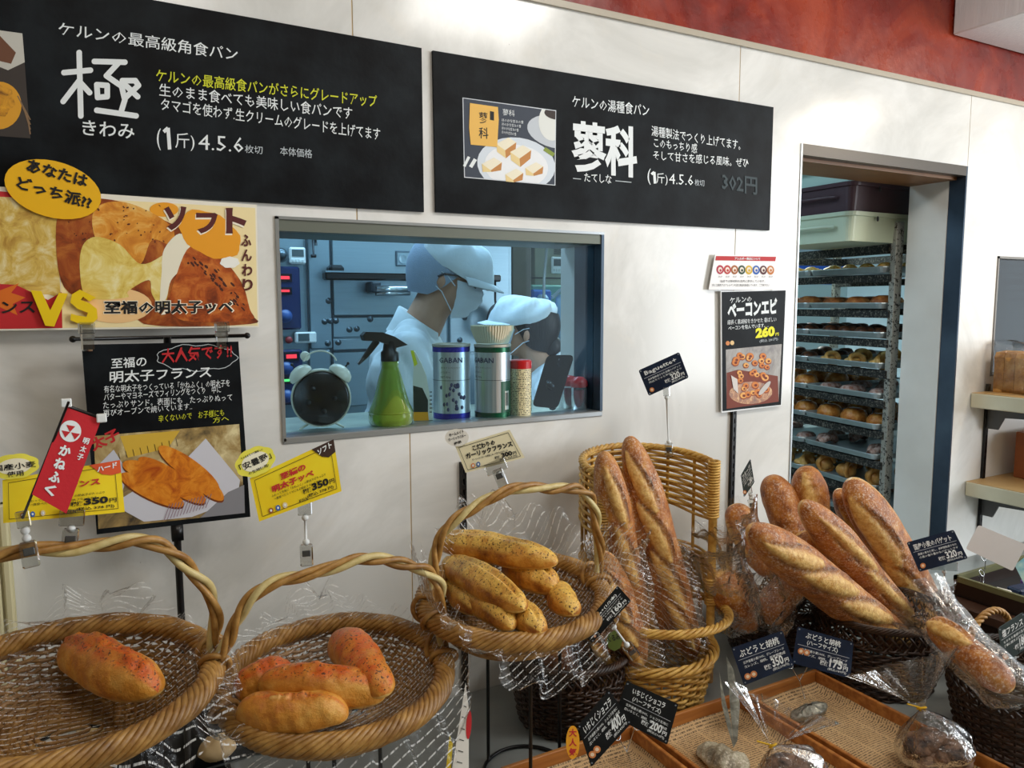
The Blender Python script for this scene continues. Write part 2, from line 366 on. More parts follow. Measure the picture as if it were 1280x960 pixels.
# ---- kitchen shell
m_kw = mat('kitchen_wall_white', 'C4D6DC', .5, var='B5C8D0', scale=2)
tag(box('floor_kitchen', mat('kitchen_floor', '6F7A78', .5), -1.6, 4.4, 0.2, 4.2, -.05, 0), kind='structure')
tag(box('ceiling_kitchen', mat('kitchen_ceiling', 'C8D6DA', .6), -1.6, 5.4, .2, 4.2, 2.45, 2.5), kind='structure')
tag(box('wall_kitchen_rear', m_kw, -1.6, 5.4, 4.15, 4.2, 0, 2.45), kind='structure')
tag(box('wall_kitchen_left', m_kw, -1.6, -1.55, .2, 4.15, 0, 2.45), kind='structure')
tag(box('wall_kitchen_right', m_kw, 5.35, 5.4, .2, 4.15, 0, 2.45), kind='structure')
tag(box('wall_kitchen_front', m_kw, -1.6, 5.4, .2, .21, 2.0, 2.45), kind='structure')
tag(box('wall_kitchen_end', m_kw, 4.4, 5.4, .0, .2, 0, 2.5), kind='structure')
def rectY(px0, py0, px1, py1, y):
    pm = (py0 + py1) / 2; pc = (px0 + px1) / 2
    return PY(px0, pm, y)[0], PY(px1, pm, y)[0], PY(pc, py1, y)[2], PY(pc, py0, y)[2]
def rb(mb, px0, py0, px1, py1, y, t, bev=0.):
    x0, x1, z0, z1 = rectY(px0, py0, px1, py1, y); mb.box(x0, x1, y, y + t, z0, z1, None, bev); return mb
# ---- counter the stands and trays are on
ct = thing('display_counter', 'long grey counter under the baskets and trays along the wall', 'counter', (.9, -.6, 0))
MB().box(-1.3, 3.5, -1.1, -.001, .53, .56, None, .004).build('counter_top', mat('grey_laminate', '8C908E', .3, var='9BA09D', scale=6), ct)
MB().box(-1.28, 3.48, -1.08, -.02, 0, .53).build('counter_body', mat('counter_body_white', 'C9C3B8', .5), ct)
# ---- left cream fluted trim
m = MB(); x0 = -.30
for k in range(9): m.box(x0 + k * .017, x0 + k * .017 + .013, -.03, -.001, .56, 1.15, None, .003)
m.box(x0, x0 + .15, -.018, -.001, .56, 1.15); tag(m.build('trim_2', mat('cream_fluted', 'D8CFA6', .5), None, base=(x0, -.02, .56)), kind='structure')
# ---- small dark box against the wall under the first basket
bx = thing('black_storage_box', 'black box with a cream wooden edge against the wall below the left baskets', 'box', (.12, -.1, .56))
MB().box(-.05, .34, -.028, -.003, .565, .69, None, .002).build('box_body', mat('black_board', '0C0D10', .3), bx)
m = MB(); m.box(-.055, .345, -.030, -.002, .69, .699, None, .002); m.box(-.07, -.05, -.030, -.002, .56, .70, None, .002); m.build('top_edge', mat('cream_wood', 'C9AE78', .5, var='B89A62', scale=6), bx)
# ---- slotted wall rails
for i, (x, z0, z1, lab) in enumerate(((.739, .57, 1.13, 'black slotted rail on the wall behind the garlic bread basket'), (1.592, .57, 1.34, 'black slotted rail on the wall below the bacon bread poster'), (2.845, .57, 1.20, 'black slotted rail on the wall carrying the two cream shelves'))):
    r = thing('wall_rail', lab, 'rail', (x, 0, z0)); m = MB(); w_ = .007
    m.box(x - w_, x - w_ * .35, -.011, -.0005, z0, z1); m.box(x + w_ * .35, x + w_, -.011, -.0005, z0, z1); z = z0
    while z < z1 - .01: m.box(x - w_ * .4, x + w_ * .4, -.010, -.002, z, z + .012); z += .026
    m.build('channel', M_BLK, r); MB().box(x - w_ * .4, x + w_ * .4, -.0018, -.0006, z0, z1).build('backing', mat('rail_grey', '8F8F8C', .5), r)
# ------------------------------------------------------------------ lettering and flat signs
_TC = {}
def glyphs(s, bold=0.):
    k = (s, bold)
    if k not in _TC:
        c = bpy.data.curves.new('t', 'FONT'); c.body = s; c.resolution_u = 1 if len(s) > 3 else 3; c.offset = bold
        o = bpy.data.objects.new('t', c); COL.objects.link(o)
        dg = bpy.context.evaluated_depsgraph_get(); me = o.evaluated_get(dg).to_mesh()
        V = np.empty(len(me.vertices) * 3); me.vertices.foreach_get('co', V); V = V.reshape(-1, 3)[:, :2]
        Fc = [list(p.vertices) for p in me.polygons]
        o.evaluated_get(dg).to_mesh_clear(); bpy.data.objects.remove(o); bpy.data.curves.remove(c)
        _TC[k] = (V, Fc)
    return _TC[k]
class Sign:
    """a flat sign in the plane through point p with normal n; pixel outlines are cut onto that plane"""
    def __init__(s, p, n):
        s.p = np.array(p, float); s.n = np.array(n, float); s.n /= np.linalg.norm(s.n)
        if s.n.dot(CAM - s.p) < 0: s.n = -s.n
        s.lay = {}
    def at(s, px, py, h=0.):
        r = ray(px, py); return CAM + r * ((s.p - CAM).dot(s.n) / r.dot(s.n)) + s.n * h
    def poly(s, m, pts, h=.0006, th=0.):
        s.k = getattr(s, 'k', 0) + 1; h = h + (s.k % 400) * 1.2e-6
        mb = s.lay.setdefault(m, MB()); P = [s.at(x, y, h) for x, y in pts]
        if th: mb.prism(P, -s.n * th)
        else: mb.poly(P)
        return s
    def blob(s, m, pts, h=.0006):
        P = np.array(pts, float); k = len(P); Q = spline(np.vstack([P[-2:], P, P[:3]]), (k + 4) * 5 + 1); return s.poly(m, [tuple(q) for q in Q[10:10 + k * 5]], h)
    def ell(s, m, cx, cy, rx, ry, rot=0., h=.0008, n=28, th=0., wob=0.):
        a = np.arange(n) * 2 * pi / n; k = 1 + wob * np.sin(a * 7)
        x = rx * k * np.cos(a); y = ry * k * np.sin(a); c, d = cos(rot), sin(rot)
        return s.poly(m, [(cx + x_ * c - y_ * d, cy + x_ * d + y_ * c) for x_, y_ in zip(x, y)], h, th)
    def line(s, m, pts, wpx=1., h=.001):
        pts = [np.array(p, float) for p in pts]
        for a, b in zip(pts[:-1], pts[1:]):
            d = b - a; d /= np.linalg.norm(d) + 1e-9; q = np.array([-d[1], d[0]]) * wpx / 2
            s.poly(m, [a - q, b - q, b + q, a + q], h)
        return s
    def text(s, m, t, p0, p1, hpx, bold=0., h=.0014, up=None, curve=0.):
        V, Fc = glyphs(t, bold)
        if not len(V): return s
        x0, x1 = V[:, 0].min(), V[:, 0].max(); y0, y1 = V[:, 1].min(), V[:, 1].max()
        if y1 - y0 < .6 and t[0] not in 'ー-.': y0, y1 = min(y0, -.05), max(y1, .8)
        A = s.at(*p0, h); B = s.at(*p1, h)
        if up is None:
            d = np.array([p1[0] - p0[0], p1[1] - p0[1]], float); d /= np.linalg.norm(d); U = np.array([d[1], -d[0]]) * hpx
            if abs(d[0]) > .93: U = np.array([0., -hpx]) if s.wallish else U
        else: U = np.array(up, float) * hpx
        C_ = s.at(p0[0] + U[0], p0[1] + U[1], h); k0 = s.at(p1[0] + U[0], p1[1] + U[1], h)
        u = ((V[:, 0] - x0) / max(x1 - x0, 1e-6))[:, None]; v = ((V[:, 1] - y0) / max(y1 - y0, 1e-6))[:, None]
        P = (A * (1 - u) + B * u) * (1 - v) + (C_ * (1 - u) + k0 * u) * v
        if curve: P = P + (C_ - A) * curve * np.sin(u * pi)
        s.lay.setdefault(m, MB()).add(P, Fc); return s
    wallish = False
    def finish(s, parent, names):
        """one child per material, named from names (material -> part name)"""
        for m, mb in s.lay.items():
            if mb.v: tag(mb.build(names.get(m.name, 'print'), m, parent), kind='stuff')
def sign(name, label, cat, quad, depth=None, y=None, n=None, th=.002, board=None, group=None, rnd=0):
    if y is not None: p = PY(*quad[0], y); nn = (0, -1, 0)
    else:
        c = np.mean(quad, 0); p = PD(c[0], c[1], depth); nn = n if n is not None else CAM - p
    S = Sign(p, nn); S.wallish = y is not None
    q = [np.array(a, float) for a in quad]
    if rnd:
        Q = []
        for i in range(len(q)):
            a, b, c = q[i - 1], q[i], q[(i + 1) % len(q)]; d1 = (a - b) / np.linalg.norm(a - b); d2 = (c - b) / np.linalg.norm(c - b)
            Q += [b + d1 * rnd, b + (d1 + d2) * rnd * .3, b + d2 * rnd]
        q = Q
    P = [S.at(*a) for a in q]
    T = thing(name, label, cat, np.mean(P, 0), group); S.T = T
    MB().prism(P, -S.n * th).build('board', board, T)
    return S
WH = ink('EDF3F5'); W2 = ink('C7D0D6'); YL = ink('D9DE2E'); BK = ink('101010'); RD = ink('C4252B'); OG = ink('F2A31E'); CR = ink('F6E7B8'); DR = ink('5A1F1C')
NM = {m: 'lettering' for m in ('ink_EDF3F5', 'ink_D9DE2E', 'ink_101010', 'ink_C4252B', 'ink_C7D0D6', 'ink_5A1F1C')}

# board 1
S = sign('menu_board', 'large black board with white brush lettering about square bread, left of the other long board', 'sign', [(-60, -45), (527, 60), (530, 265), (-60, 231)], y=-.008, th=.007, board=M_BLKW)
S.text(WH, 'ケルンの最高級角食パン', (73, 44), (297, 77), 17, .004)
for a, b in (((99, 66), (101, 145)), ((80, 91), (114, 88)), ((99, 100), (80, 128)), ((100, 104), (112, 116)), ((118, 77), (156, 78)), ((146, 79), (134, 96), (152, 110), (154, 136)), ((121, 107), (121, 122), (133, 121), (134, 107), (122, 107)), ((153, 102), (170, 101), (172, 106), (156, 121)), ((156, 104), (172, 122)), ((120, 139), (171, 146))) if False else ():
    pass
for st in (((99, 66), (101, 145)), ((80, 91), (113, 88)), ((99, 101), (79, 127)), ((101, 104), (112, 116)), ((118, 77), (156, 78)), ((147, 80), (133, 95), (152, 108), (156, 125), (152, 138)), ((121, 106), (122, 122), (134, 121), (134, 107), (121, 106)), ((153, 101), (169, 101), (173, 107), (157, 122)), ((155, 105), (172, 121)), ((121, 138), (170, 145))):
    S.line(WH, st, 7., .0012)
    for p in st: S.ell(WH, p[0], p[1], 3.6, 3.6, h=.0012, n=12)
S.text(WH, 'きわみ', (103, 169), (168, 174), 19, .01)
S.text(YL, 'ケルンの最高級食パンがさらにグレードアップ', (195, 102), (471, 135), 16, .006)
S.text(WH, '生のまま食べても美味しい食パンです', (199, 120), (440, 150), 16, .004)
S.text(WH, 'タマゴを使わず.生クリームのグレードを上げてます', (201, 138), (475, 176), 16, .004)
S.text(WH, '(', (196, 187), (201, 188), 27); S.line(WH, [(204.5, 165), (210, 160), (212, 187)], 4.5); S.text(WH, '斤)', (219, 188), (243, 189), 22)
S.text(WH, '4.5.6', (248, 187), (304, 191), 19); S.text(W2, '枚切', (306, 191), (328, 193), 10); S.text(W2, '本体価格', (350, 194), (390, 198), 11)
ph = photo_mat('photo_sweet_bread', '4A3018', 'B58A52', 'E8D3A0', 30)
S.poly(ink('3B3430'), [(-60, 30), (28, 42), (38, 173), (-60, 166)], .0008); S.poly(ink('C9C7BE'), [(-60, 30), (28, 42), (31, 78), (10, 88), (-60, 60)], .001)
S.poly(ink('6E4630'), [(-60, 40), (0, 45), (20, 66), (14, 80), (-60, 62)], .0012); S.ell(ink('E0A02A'), -2, 132, 29, 30, h=.0012); S.ell(photo_mat('photo_bread_top', '5A3010', 'C98A20', 'E8A82C', 60), -4, 126, 22, 20, h=.0014, wob=.1)
for k in range(4): S.line(ink('8A6E50'), [(22 + k * 4, 120 + k * 8), (38, 150 + k * 6)], 1.5, .0013)
S.finish(S.T, NM)

# board 2
S = sign('menu_board', 'long black board with white brush lettering and a small toast photo, above the kitchen window', 'sign', [(541, 63), (967, 134), (962, 288), (545, 265)], y=-.008, th=.007, board=M_BLKW)
S.text(WH, 'ケルンの湯種食パン', (715, 134), (811, 146), 15, .004)
S.text(WH, '蓼科', (714, 214), (796, 223), 64, .035)
S.text(WH, 'たてしな', (730, 227), (764, 230), 11, .006); S.line(W2, [(716, 223), (726, 224)], .9); S.line(W2, [(769, 226), (789, 228)], .9)
S.text(WH, '湯種製法でつくり上げてます。', (814, 170), (925, 188), 13, .004)
S.text(WH, 'このもっちり感', (817, 184), (871, 192), 12, .004)
S.text(WH, 'そして甘さを感じる風味。ぜひ', (816, 200), (935, 210), 12, .004)
S.text(WH, '(', (809, 231), (813, 231), 20); S.line(WH, [(814, 218), (817.5, 215), (818.5, 229.5)], 3.2); S.text(WH, '斤)', (820, 231), (834, 232), 15)
S.text(WH, '4.5.6', (836, 230), (866, 232), 13); S.text(W2, '枚切', (868, 232), (880, 233), 8); S.text(ink('2C3B40'), '302円', (902, 238), (946, 244), 22, .02)
S.poly(ink('DDE3EA'), [(578, 122), (695, 138), (694, 232), (580, 222)], .0006); S.poly(ink('39414F'), [(579, 123), (694, 139), (693, 231), (581, 221)], .0008)
S.ell(ink('DDE2E8'), 690, 164, 33, 20, .2, .001); S.poly(ink('39414F'), [(694, 130), (760, 140), (760, 260), (694, 240)], -.01); S.lay[ink('DDE2E8')] = MB()
def clip(pts, q):  # keep ellipses inside a convex photo outline
    out = [np.array(p, float) for p in pts]
    for a, b in zip(q, q[1:] + q[:1]):
        a = np.array(a, float); b = np.array(b, float); nn = np.array([-(b - a)[1], (b - a)[0]]); src = out; out = []
        for p, r in zip(src, src[1:] + src[:1]):
            dp, dr = nn.dot(p - a), nn.dot(r - a)
            if dp >= 0: out.append(p)
            if dp * dr < 0: out.append(p + (r - p) * dp / (dp - dr))
        if not out: return out
    return out
def cell(S, m, q, cx, cy, rx, ry, rot=0., h=.001, n=28):
    a = np.arange(n) * 2 * pi / n; c, d = cos(rot), sin(rot)
    P = clip([(cx + rx * cos(t) * c - ry * sin(t) * d, cy + rx * cos(t) * d + ry * sin(t) * c) for t in a], q)
    if len(P) > 2: S.poly(m, P, h)
Q = [(579, 123), (694, 139), (693, 231), (581, 221)]
del S.lay[ink('39414F')]; S.poly(ink('39414F'), Q, .0008)
cell(S, ink('C9D0D8'), Q, 694, 165, 36, 20, .25, .001); cell(S, ink('E9ECE8'), Q, 690, 152, 17, 24, 0, .0012); cell(S, ink('3A2E2A'), Q, 697, 142, 17, 8, .1, .0014)
cell(S, ink('DDE6F0'), Q, 645, 206, 49, 34, .12, .0010); cell(S, ink('F3F6FA'), Q, 645, 208, 40, 27, .12, .0012); S.line(ink('8A9C3C'), [(680, 186), (692, 194)], 5, .0014)
tq = ink('F0D79A'); tw = ink('F7EFD6'); tb = ink('C98A4A')
for x, y, k in ((632, 180, 1.), (650, 190, 1.05), (614, 205, 1.), (667, 210, .9), (642, 218, .9)):
    S.poly(tw, [(x - 12 * k, y), (x + 3 * k, y - 8 * k), (x + 13 * k, y - 2 * k), (x - 1 * k, y + 8 * k)], .0016); S.poly(tq, [(x - 12 * k, y), (x - 1 * k, y + 8 * k), (x, y + 18 * k if y < 205 else y + 10), (x - 11 * k, y + 10 * k)], .0016)
    S.poly(tb, [(x - 1 * k, y + 8 * k), (x + 13 * k, y - 2 * k), (x + 12 * k, y + 8 * k), (x, y + 18 * k if y < 205 else y + 10)], .0016)
S.poly(ink('F0BE5E'), [(587, 129), (622, 134), (623, 150), (621, 184), (588, 181), (586, 160)], .0018); S.text(BK, '蓼', (598, 154), (609, 155), 14, .01, .0022); S.text(BK, '科', (598, 173), (610, 174), 14, .01, .0022)
S.poly(BK, [(612, 139), (617, 140), (617, 151), (612, 150)], .0021); S.text(WH, '蓼科', (628, 144), (643, 146), 8); 
for k in range(4): S.text(WH, 'ほのかな甘みの食', (627, 152 + k * 5), (654 - k * 3, 155 + k * 5), 4, .0)
S.line(WH, [(580, 208), (586, 196)], 3.5); S.line(WH, [(588, 209), (594, 199)], 4.5)
S.finish(S.T, NM)

# VS poster and oval sticker
PW = ink('F7DFA0')
S = sign('bread_poster', 'wide glossy poster of torn bread with yellow VS letters, under the left black board', 'poster', [(-60, 229), (321, 256), (324, 409), (-60, 414)], y=-.03, th=.002, board=mat('poster_white', 'F4EFE0', .3))
q = [(-60, 233), (319, 259), (322, 408), (-60, 412)]
S.poly(ink('F9E6AE'), [(72, 246), (319, 260), (322, 407), (78, 410)], .0004); S.poly(RD, [(-60, 234), (22, 241), (20, 247), (-60, 243)], .0006); S.poly(photo_mat('photo_left_bread', 'A8762C', 'D9B85C', 'EFE3B4', 25), [(-60, 243), (40, 246), (70, 262), (76, 372), (60, 368), (-60, 360)], .0005)
S.poly(RD, [(-60, 352), (20, 356), (60, 375), (77, 365), (78, 410), (-60, 412)], .0008); S.poly(ink('E0701C'), [(0, 363), (24, 354), (14, 366), (32, 372), (16, 380), (22, 394), (0, 384)], .001)
S.blob(photo_mat('photo_crust_brown', '5A2412', '9C4A1E', 'C77A34', 22), [(72, 268), (100, 250), (150, 252), (215, 280), (255, 300), (300, 350), (312, 390), (313, 405), (180, 405), (176, 370), (110, 375), (76, 350)], .0010)
S.blob(photo_mat('photo_crust_gold', 'C06A1E', 'E39A38', 'F4CE78', 26, 4), [(118, 262), (150, 252), (190, 266), (216, 286), (214, 306), (190, 300), (176, 330), (150, 334), (120, 300)], .0012)
S.blob(photo_mat('photo_crumb_yellow', 'D0A83A', 'E8D070', 'F6EAB0', 24, 5), [(103, 308), (120, 296), (150, 306), (176, 330), (205, 318), (226, 300), (236, 318), (215, 345), (205, 385), (190, 368), (186, 350), (160, 364), (158, 372), (110, 372), (100, 340)], .0014)
S.blob(ink('F3EDD6'), [(205, 312), (224, 292), (238, 306), (232, 330), (214, 350), (208, 372), (200, 380), (202, 340)], .0016)
S.blob(photo_mat('photo_crust_red', '6A2A14', 'B4541E', 'D8813A', 34), [(238, 308), (270, 318), (298, 348), (312, 386), (311, 400), (230, 401), (212, 380), (220, 345)], .0016)
rq = random.Random(2)
for k in range(46): x_, y_ = rq.uniform(84, 205), rq.uniform(256, 304); S.ell(ink('5A2614'), x_, y_, rq.uniform(.5, 2.2), rq.uniform(.4, 1.2), rq.uniform(0, 3), .0017, 7)
for k in range(40): t_ = rq.uniform(0, 1); S.ell(ink('4A1E10'), 240 + 70 * t_ + rq.uniform(-8, 8), 322 + 66 * t_ ** 1.2 + rq.uniform(-6, 10), rq.uniform(1, 4), rq.uniform(.6, 1.8), .8, .0018, 8)
S.ell(OG, 262, 293, 42, 26, .5, .0017, wob=.04); S.ell(OG, 205, 262, 18, 9, 0, .0009); S.ell(ink('F6C98C'), 145, 382, 45, 22, 0, .0011)
for t, p0, p1, hp in (('ソ', (205, 288), (233, 288), 30), ('フ', (245, 292), (272, 292), 26), ('ト', (282, 292), (308, 292), 32)):
    S.text(ink('FFF6E0'), t, (p0[0] - 1, p0[1] + 2), (p1[0] - 1, p1[1] + 2), hp, .06, .0019); S.text(DR, t, p0, p1, hp, .055, .0022)
for k, t in enumerate('ふんわり'): S.text(DR, t, (301 + k * .6, 308 + k * 18.5), (314 + k * .6, 308 + k * 18.5), 15, .03, .0022)
S.ell(ink('FAFAF2'), 287, 328, 12, 7, 0, .0020, wob=.06); S.text(BK, 'ンス', (2, 392), (44, 391), 15, .02, .0022)
S.text(ink('FFF6E0'), '至福の明太子ッペ', (129, 394), (293, 393), 19, .06, .0019); S.text(BK, '至福の明太子ッペ', (130, 393), (291, 392), 17, .03, .0022)
S.finish(S.T, NM)
VY = mat('raised_yellow_letters', 'F7D21E', .35)
for p, nm in ((((39, 363), (52, 364), (63, 388), (74, 366), (85, 367), (68, 408), (57, 407)), 'raised_letter'), (((120, 372), (100, 362), (90, 368), (88, 378), (97, 386), (110, 391), (108, 396), (96, 394), (89, 392), (88, 400), (100, 405), (114, 406), (122, 398), (121, 386), (112, 379), (101, 375), (104, 371), (112, 377)), 'raised_letter')):
    MB().prism([S.at(x, y, .009) for x, y in p], -S.n * .006).build(nm, VY, S.T)
S = sign('oval_sticker', 'yellow oval sticker with black handwriting at the top left of the bread poster', 'sticker', [(66 + 62 * cos(a) * cos(.27) - 35 * sin(a) * sin(.27), 236.5 + 62 * cos(a) * sin(.27) + 35 * sin(a) * cos(.27)) for a in np.arange(0, 6.28, .2)], y=-.036, th=.003, board=mat('sticker_yellow', 'F5BB1A', .4))
S.text(BK, 'あなたは', (32, 214), (108, 235), 16, .035, up=(.2, -1)); S.text(BK, 'どっち派??', (19, 236), (113, 263), 17, .035, up=(.2, -1))
S.finish(S.T, NM)

# hanging bar, clips, board
hb = thing('hanging_bar_stand', 'black pole with a thin crossbar holding the cod roe bread board', 'stand', PY(218, 880, -.075))
m = MB(); m.tube([PY(91, 424, -.06), PY(309, 419.5, -.06)], .0035, 8); [m.ball(PY(*p, -.06), .006, 6) for p in ((91, 424), (309, 419.5))]; m.build('crossbar', M_BLK, hb, True)
P0 = PY(216, 560, -.072); m = MB(); m.tube([(P0[0], -.072, PY(215, 421, -.072)[2]), (P0[0], -.072, .562)], .0065, 10); m.box(P0[0] - .01, P0[0] + .01, -.085, -.06, PY(215, 668, -.07)[2] - .01, PY(215, 668, -.07)[2] + .02); m.build('pole', M_BLK, hb, True)
MB().box(P0[0] - .08, P0[0] + .08, -.14, -.035, .56, .566).build('foot_plate', M_BLK, hb)
S = sign('hanging_menu_board', 'black board with chalk writing and a photo of orange loaves, hung below the crossbar', 'sign', [(102, 431), (298, 427), (313, 646), (121, 668)], y=-.085, th=.005, board=M_BLKW)
S.text(RD, '大人気です!!', (202, 455), (290, 448), 19, .02); S.text(WH, '至福の', (139, 461), (183, 458), 13, .012); S.text(WH, '明太子フランス', (137, 479), (264, 472), 15, .014)
for (t, a, b, y0, y1) in (('有名な明太子をつくっている「かねふく」の明太子を', 130, 287, 491, 483), ('バターやマヨネーズでフィリングをつくり　中に', 130, 276, 501, 491), ('たっぷりサンド。表面にも　たっぷりぬって', 129, 290, 511, 501), ('再びオーブンで焼いています..', 129, 240, 521, 512)): S.text(WH, t, (a, y0), (b, y1), 9, .0)
S.text(YL, '辛くないので　お子様にも', (198, 528), (280, 520), 9); S.text(YL, '方へ', (266, 529), (286, 526), 7)
a = np.linspace(0, 2 * pi, 40); S.line(W2, [(246 + 50 * cos(t) * (1 + .04 * cos(9 * t)), 447 + 16 * sin(t) * (1 + .1 * sin(9 * t))) for t in a], .8)
Q = [(117, 545), (299, 530), (306, 641), (123, 661)]
S.poly(photo_mat('photo_dark_backdrop', '40382E', 'A88E5A', 'E6D9A8', 14), Q, .0006); S.poly(ink('D9B23C'), [(150, 545), (225, 538), (210, 560), (160, 572)], .0008)
S.text(RD, '太子', (117, 565), (152, 548), 16, .04, .0010); S.poly(ink('C9CBD6'), [(124, 580), (142, 562), (160, 590), (150, 625), (125, 640)], .001); S.poly(ink('D5D6E0'), [(232, 574), (257, 548), (300, 600), (296, 625), (240, 646), (180, 652), (140, 630)], .001)
S.poly(ink('8A8A90'), [(285, 615), (305, 606), (306, 641), (250, 647)], .0012)
lo = photo_mat('photo_orange_loaf', 'B04A10', 'E08420', 'F2A63C', 30)
for (x, y, a_, b_, r_) in ((236, 585, 46, 12, .62), (178, 587, 26, 10, .3), (190, 612, 44, 12, .45), (215, 600, 50, 13, .58), (250, 600, 38, 11, .7)): S.ell(ink('7A3A10'), x, y + 2.5, a_, b_, r_, .0013 + .0001 * (x % 5)); S.ell(lo, x, y, a_, b_, r_, .0018 + .0001 * (x % 5))
for k in range(9): S.line(BK, [(148 + k * 9, 566 - k * 2.2), (150 + k * 9, 574 - k * 2)], .6, .0013)
for k in range(14): S.line(ink('9A7A8A'), [(212 + k * 4, 630 - k), (205 + k * 4, 650 - k * 1.2)], .8, .0024)
S.finish(S.T, NM)
for i, (px, py, l) in enumerate(((109, 420, 'clear clip on the left end of the crossbar under the bread poster'), (277, 418, 'clear clip on the right end of the crossbar under the bread poster'))):
    T = thing('sign_clip', l, 'clip', PY(px, py + 14, -.09), 'clips on the crossbar'); c = PY(px, py, -.09)
    MB().box(c[0] - .010, c[0] + .010, -.098, -.082, c[2] - .026, c[2] + .022, None, .003).build('jaw', M_ACR, T); MB().box(c[0] - .013, c[0] + .013, -.102, -.094, c[2] + .004, c[2] + .024, None, .002).build('grip', M_ACR, T); m = MB().tube([(c[0] - .011, -.09, c[2]), (c[0] + .011, -.09, c[2])], .004, 8); m.build('pivot', mat('frosted_plastic', 'D9DDDD', .4), T, True)

# allergy notice and bacon poster
S = sign('allergen_notice', 'small white notice with a red header and a row of round allergen marks', 'sign', [(894, 318), (971, 320), (965, 363), (886, 362)], y=-.012, th=.002, board=mat('notice_white', 'F3F1F0', .4))
S.poly(RD, [(895, 320), (970, 321), (969, 326.5), (894, 325.5)], .0005); S.text(WH, 'アレルギー表示について', (918, 325), (950, 325.5), 3.6, .03)
for k, c in enumerate(('B8304A', 'C03A3A', 'A8602A', '2E4A34', 'D8B02A', '2A62B8', '5A2A30', 'C87838')):
    x = 900 + k * 9; S.ell(ink(c), x, 337 + k * .1, 4.6, 5.8, 0, .0006, 16); S.ell(ink('F3E6DA'), x, 337.2, 2.6, 3.4, 0, .0008, 12); S.ell(ink(c), x + .3, 338, 1.5, 1.8, 0, .001, 8); S.text(BK, 'えび', (x - 2.4, 347), (x + 2.4, 347), 2.4, .0)
S.text(BK, '当店では原材料を店内に表示しています。', (900, 353), (956, 353), 3.2); S.text(BK, '同じ工場内ではアレルゲンを含む商品を製造しています。ご了承下さい。', (890, 358), (962, 358), 3.2)
S.finish(S.T, NM)
S = sign('bacon_bread_poster', 'tall black poster of twisted bacon bread in a basket, left of the doorway', 'poster', [(901, 364), (983, 362), (977, 507), (902, 516)], y=-.012, th=.004, board=mat('poster_edge_white', 'E9ECEE', .4))
S.poly(M_BLKW, [(902, 365), (982, 363), (976, 506), (903, 514)], .0006)
S.text(WH, 'ケルンの', (912, 379), (939, 377), 7, .006); S.text(WH, 'ベーコンエピ', (909, 398), (971, 392), 20, .05); S.text(WH, '細長く黒胡椒をきかせた 香ばしい', (909, 406), (970, 402), 6, .0); S.text(WH, 'ベーコンを包んでいます。..', (910, 413), (960, 409), 5.5, .01)
S.text(ink('F2EE1C'), '260', (944, 423), (968, 420), 13, .06); S.text(ink('F2EE1C'), '円', (969, 420), (973, 419.5), 4, .02); S.text(W2, '(税込 281円)', (949, 429), (972, 426), 4.5)
S.ell(ink('D9884A'), 909.5, 429, 2.5, 2.8); S.ell(ink('E8C48A'), 915, 428.5, 2.5, 2.8)
Q = [(907, 437), (977, 430), (973, 502), (908, 511)]
S.poly(photo_mat('photo_grey_brown', '4A3A30', '7F7468', '9A958C', 12), Q, .0008); S.poly(ink('7A3018'), [(908, 466), (922, 462), (972, 470), (973, 502), (908, 511)], .001); S.ell(photo_mat('photo_wicker', '6A3A18', 'A8682E', 'D8A868', 60), 938, 491, 27, 14, -.05, .0012)
rng = random.Random(4); e1 = ink('D98238'); e2 = ink('9A4418'); e3 = ink('F0B060')
for k in range(34):
    u = rng.uniform(-1, 1); y = rng.uniform(440, 496); x = 938 + u * (22 if y > 450 else 20); r_ = rng.uniform(3, 4.6)
    S.ell(e2, x, y + .7, r_ + .5, r_ * .9 + .8, 0, .0013 + k * .00001, 12); S.ell(e1 if k % 3 else e3, x, y, r_, r_ * .9, 0, .0016 + k * .00001, 12); S.ell(ink('7A2E14'), x + .5, y + .5, r_ * .45, r_ * .4, 0, .0020 + k * .00001, 8)
S.ell(ink('C9C4C0'), 955, 485, 3, 11, .7, .0024); S.poly(ink('DAD3CE'), [(913, 469), (921, 474), (922, 492), (916, 486)], .0024)
S.finish(S.T, NM)
# ------------------------------------------------------------------ kitchen behind the glass
m_seam = mat('seam_dark', '23303A', .5); m_navy = mat('navy_panel', '1A2C58', .25); m_led = mat('red_led', 'E0303A', .4, emit=1.2); m_led2 = mat('green_led', '58D06A', .4, emit=1.2); m_bolt = mat('bolt_steel', '5C6870', .3, .8)
ov = thing('deck_oven', 'large steel deck oven with bolted doors and navy control panels behind the glass', 'oven', (.9, 1.5, 0))
x0 = PY(340, 400, 1.2)[0] - .5; xr = PY(640, 400, 1.2)[0]
MB().box(x0, xr, 1.2, 1.95, .08, 2.1, None, .004).build('oven_body', M_STEEL, ov)
for x in (x0 + .06, xr - .06): MB().box(x - .03, x + .03, 1.25, 1.31, 0, .08).build('foot', M_STEEL2, ov)
for q in ((416, 300, 560, 394), (416, 396, 545, 420.5), (416, 422.5, 545, 436), (416, 438, 545, 505), (386.5, 296, 414, 436), (386.5, 438, 414, 505), (562, 304, 637, 440), (562, 442, 637, 505)):
    m = MB(); rb(m, *q, 1.186, .014, .003); m.build('door_panel', M_STEEL, ov)
m = MB()
for q in ((384.6, 290, 386, 510), (414.4, 296, 415.8, 505), (416, 394.3, 545, 395.6), (416, 436.5, 545, 437.8), (546, 300, 548, 505)): rb(m, *q, 1.1845, .004)
m.build('seam', m_seam, ov)
m = MB()
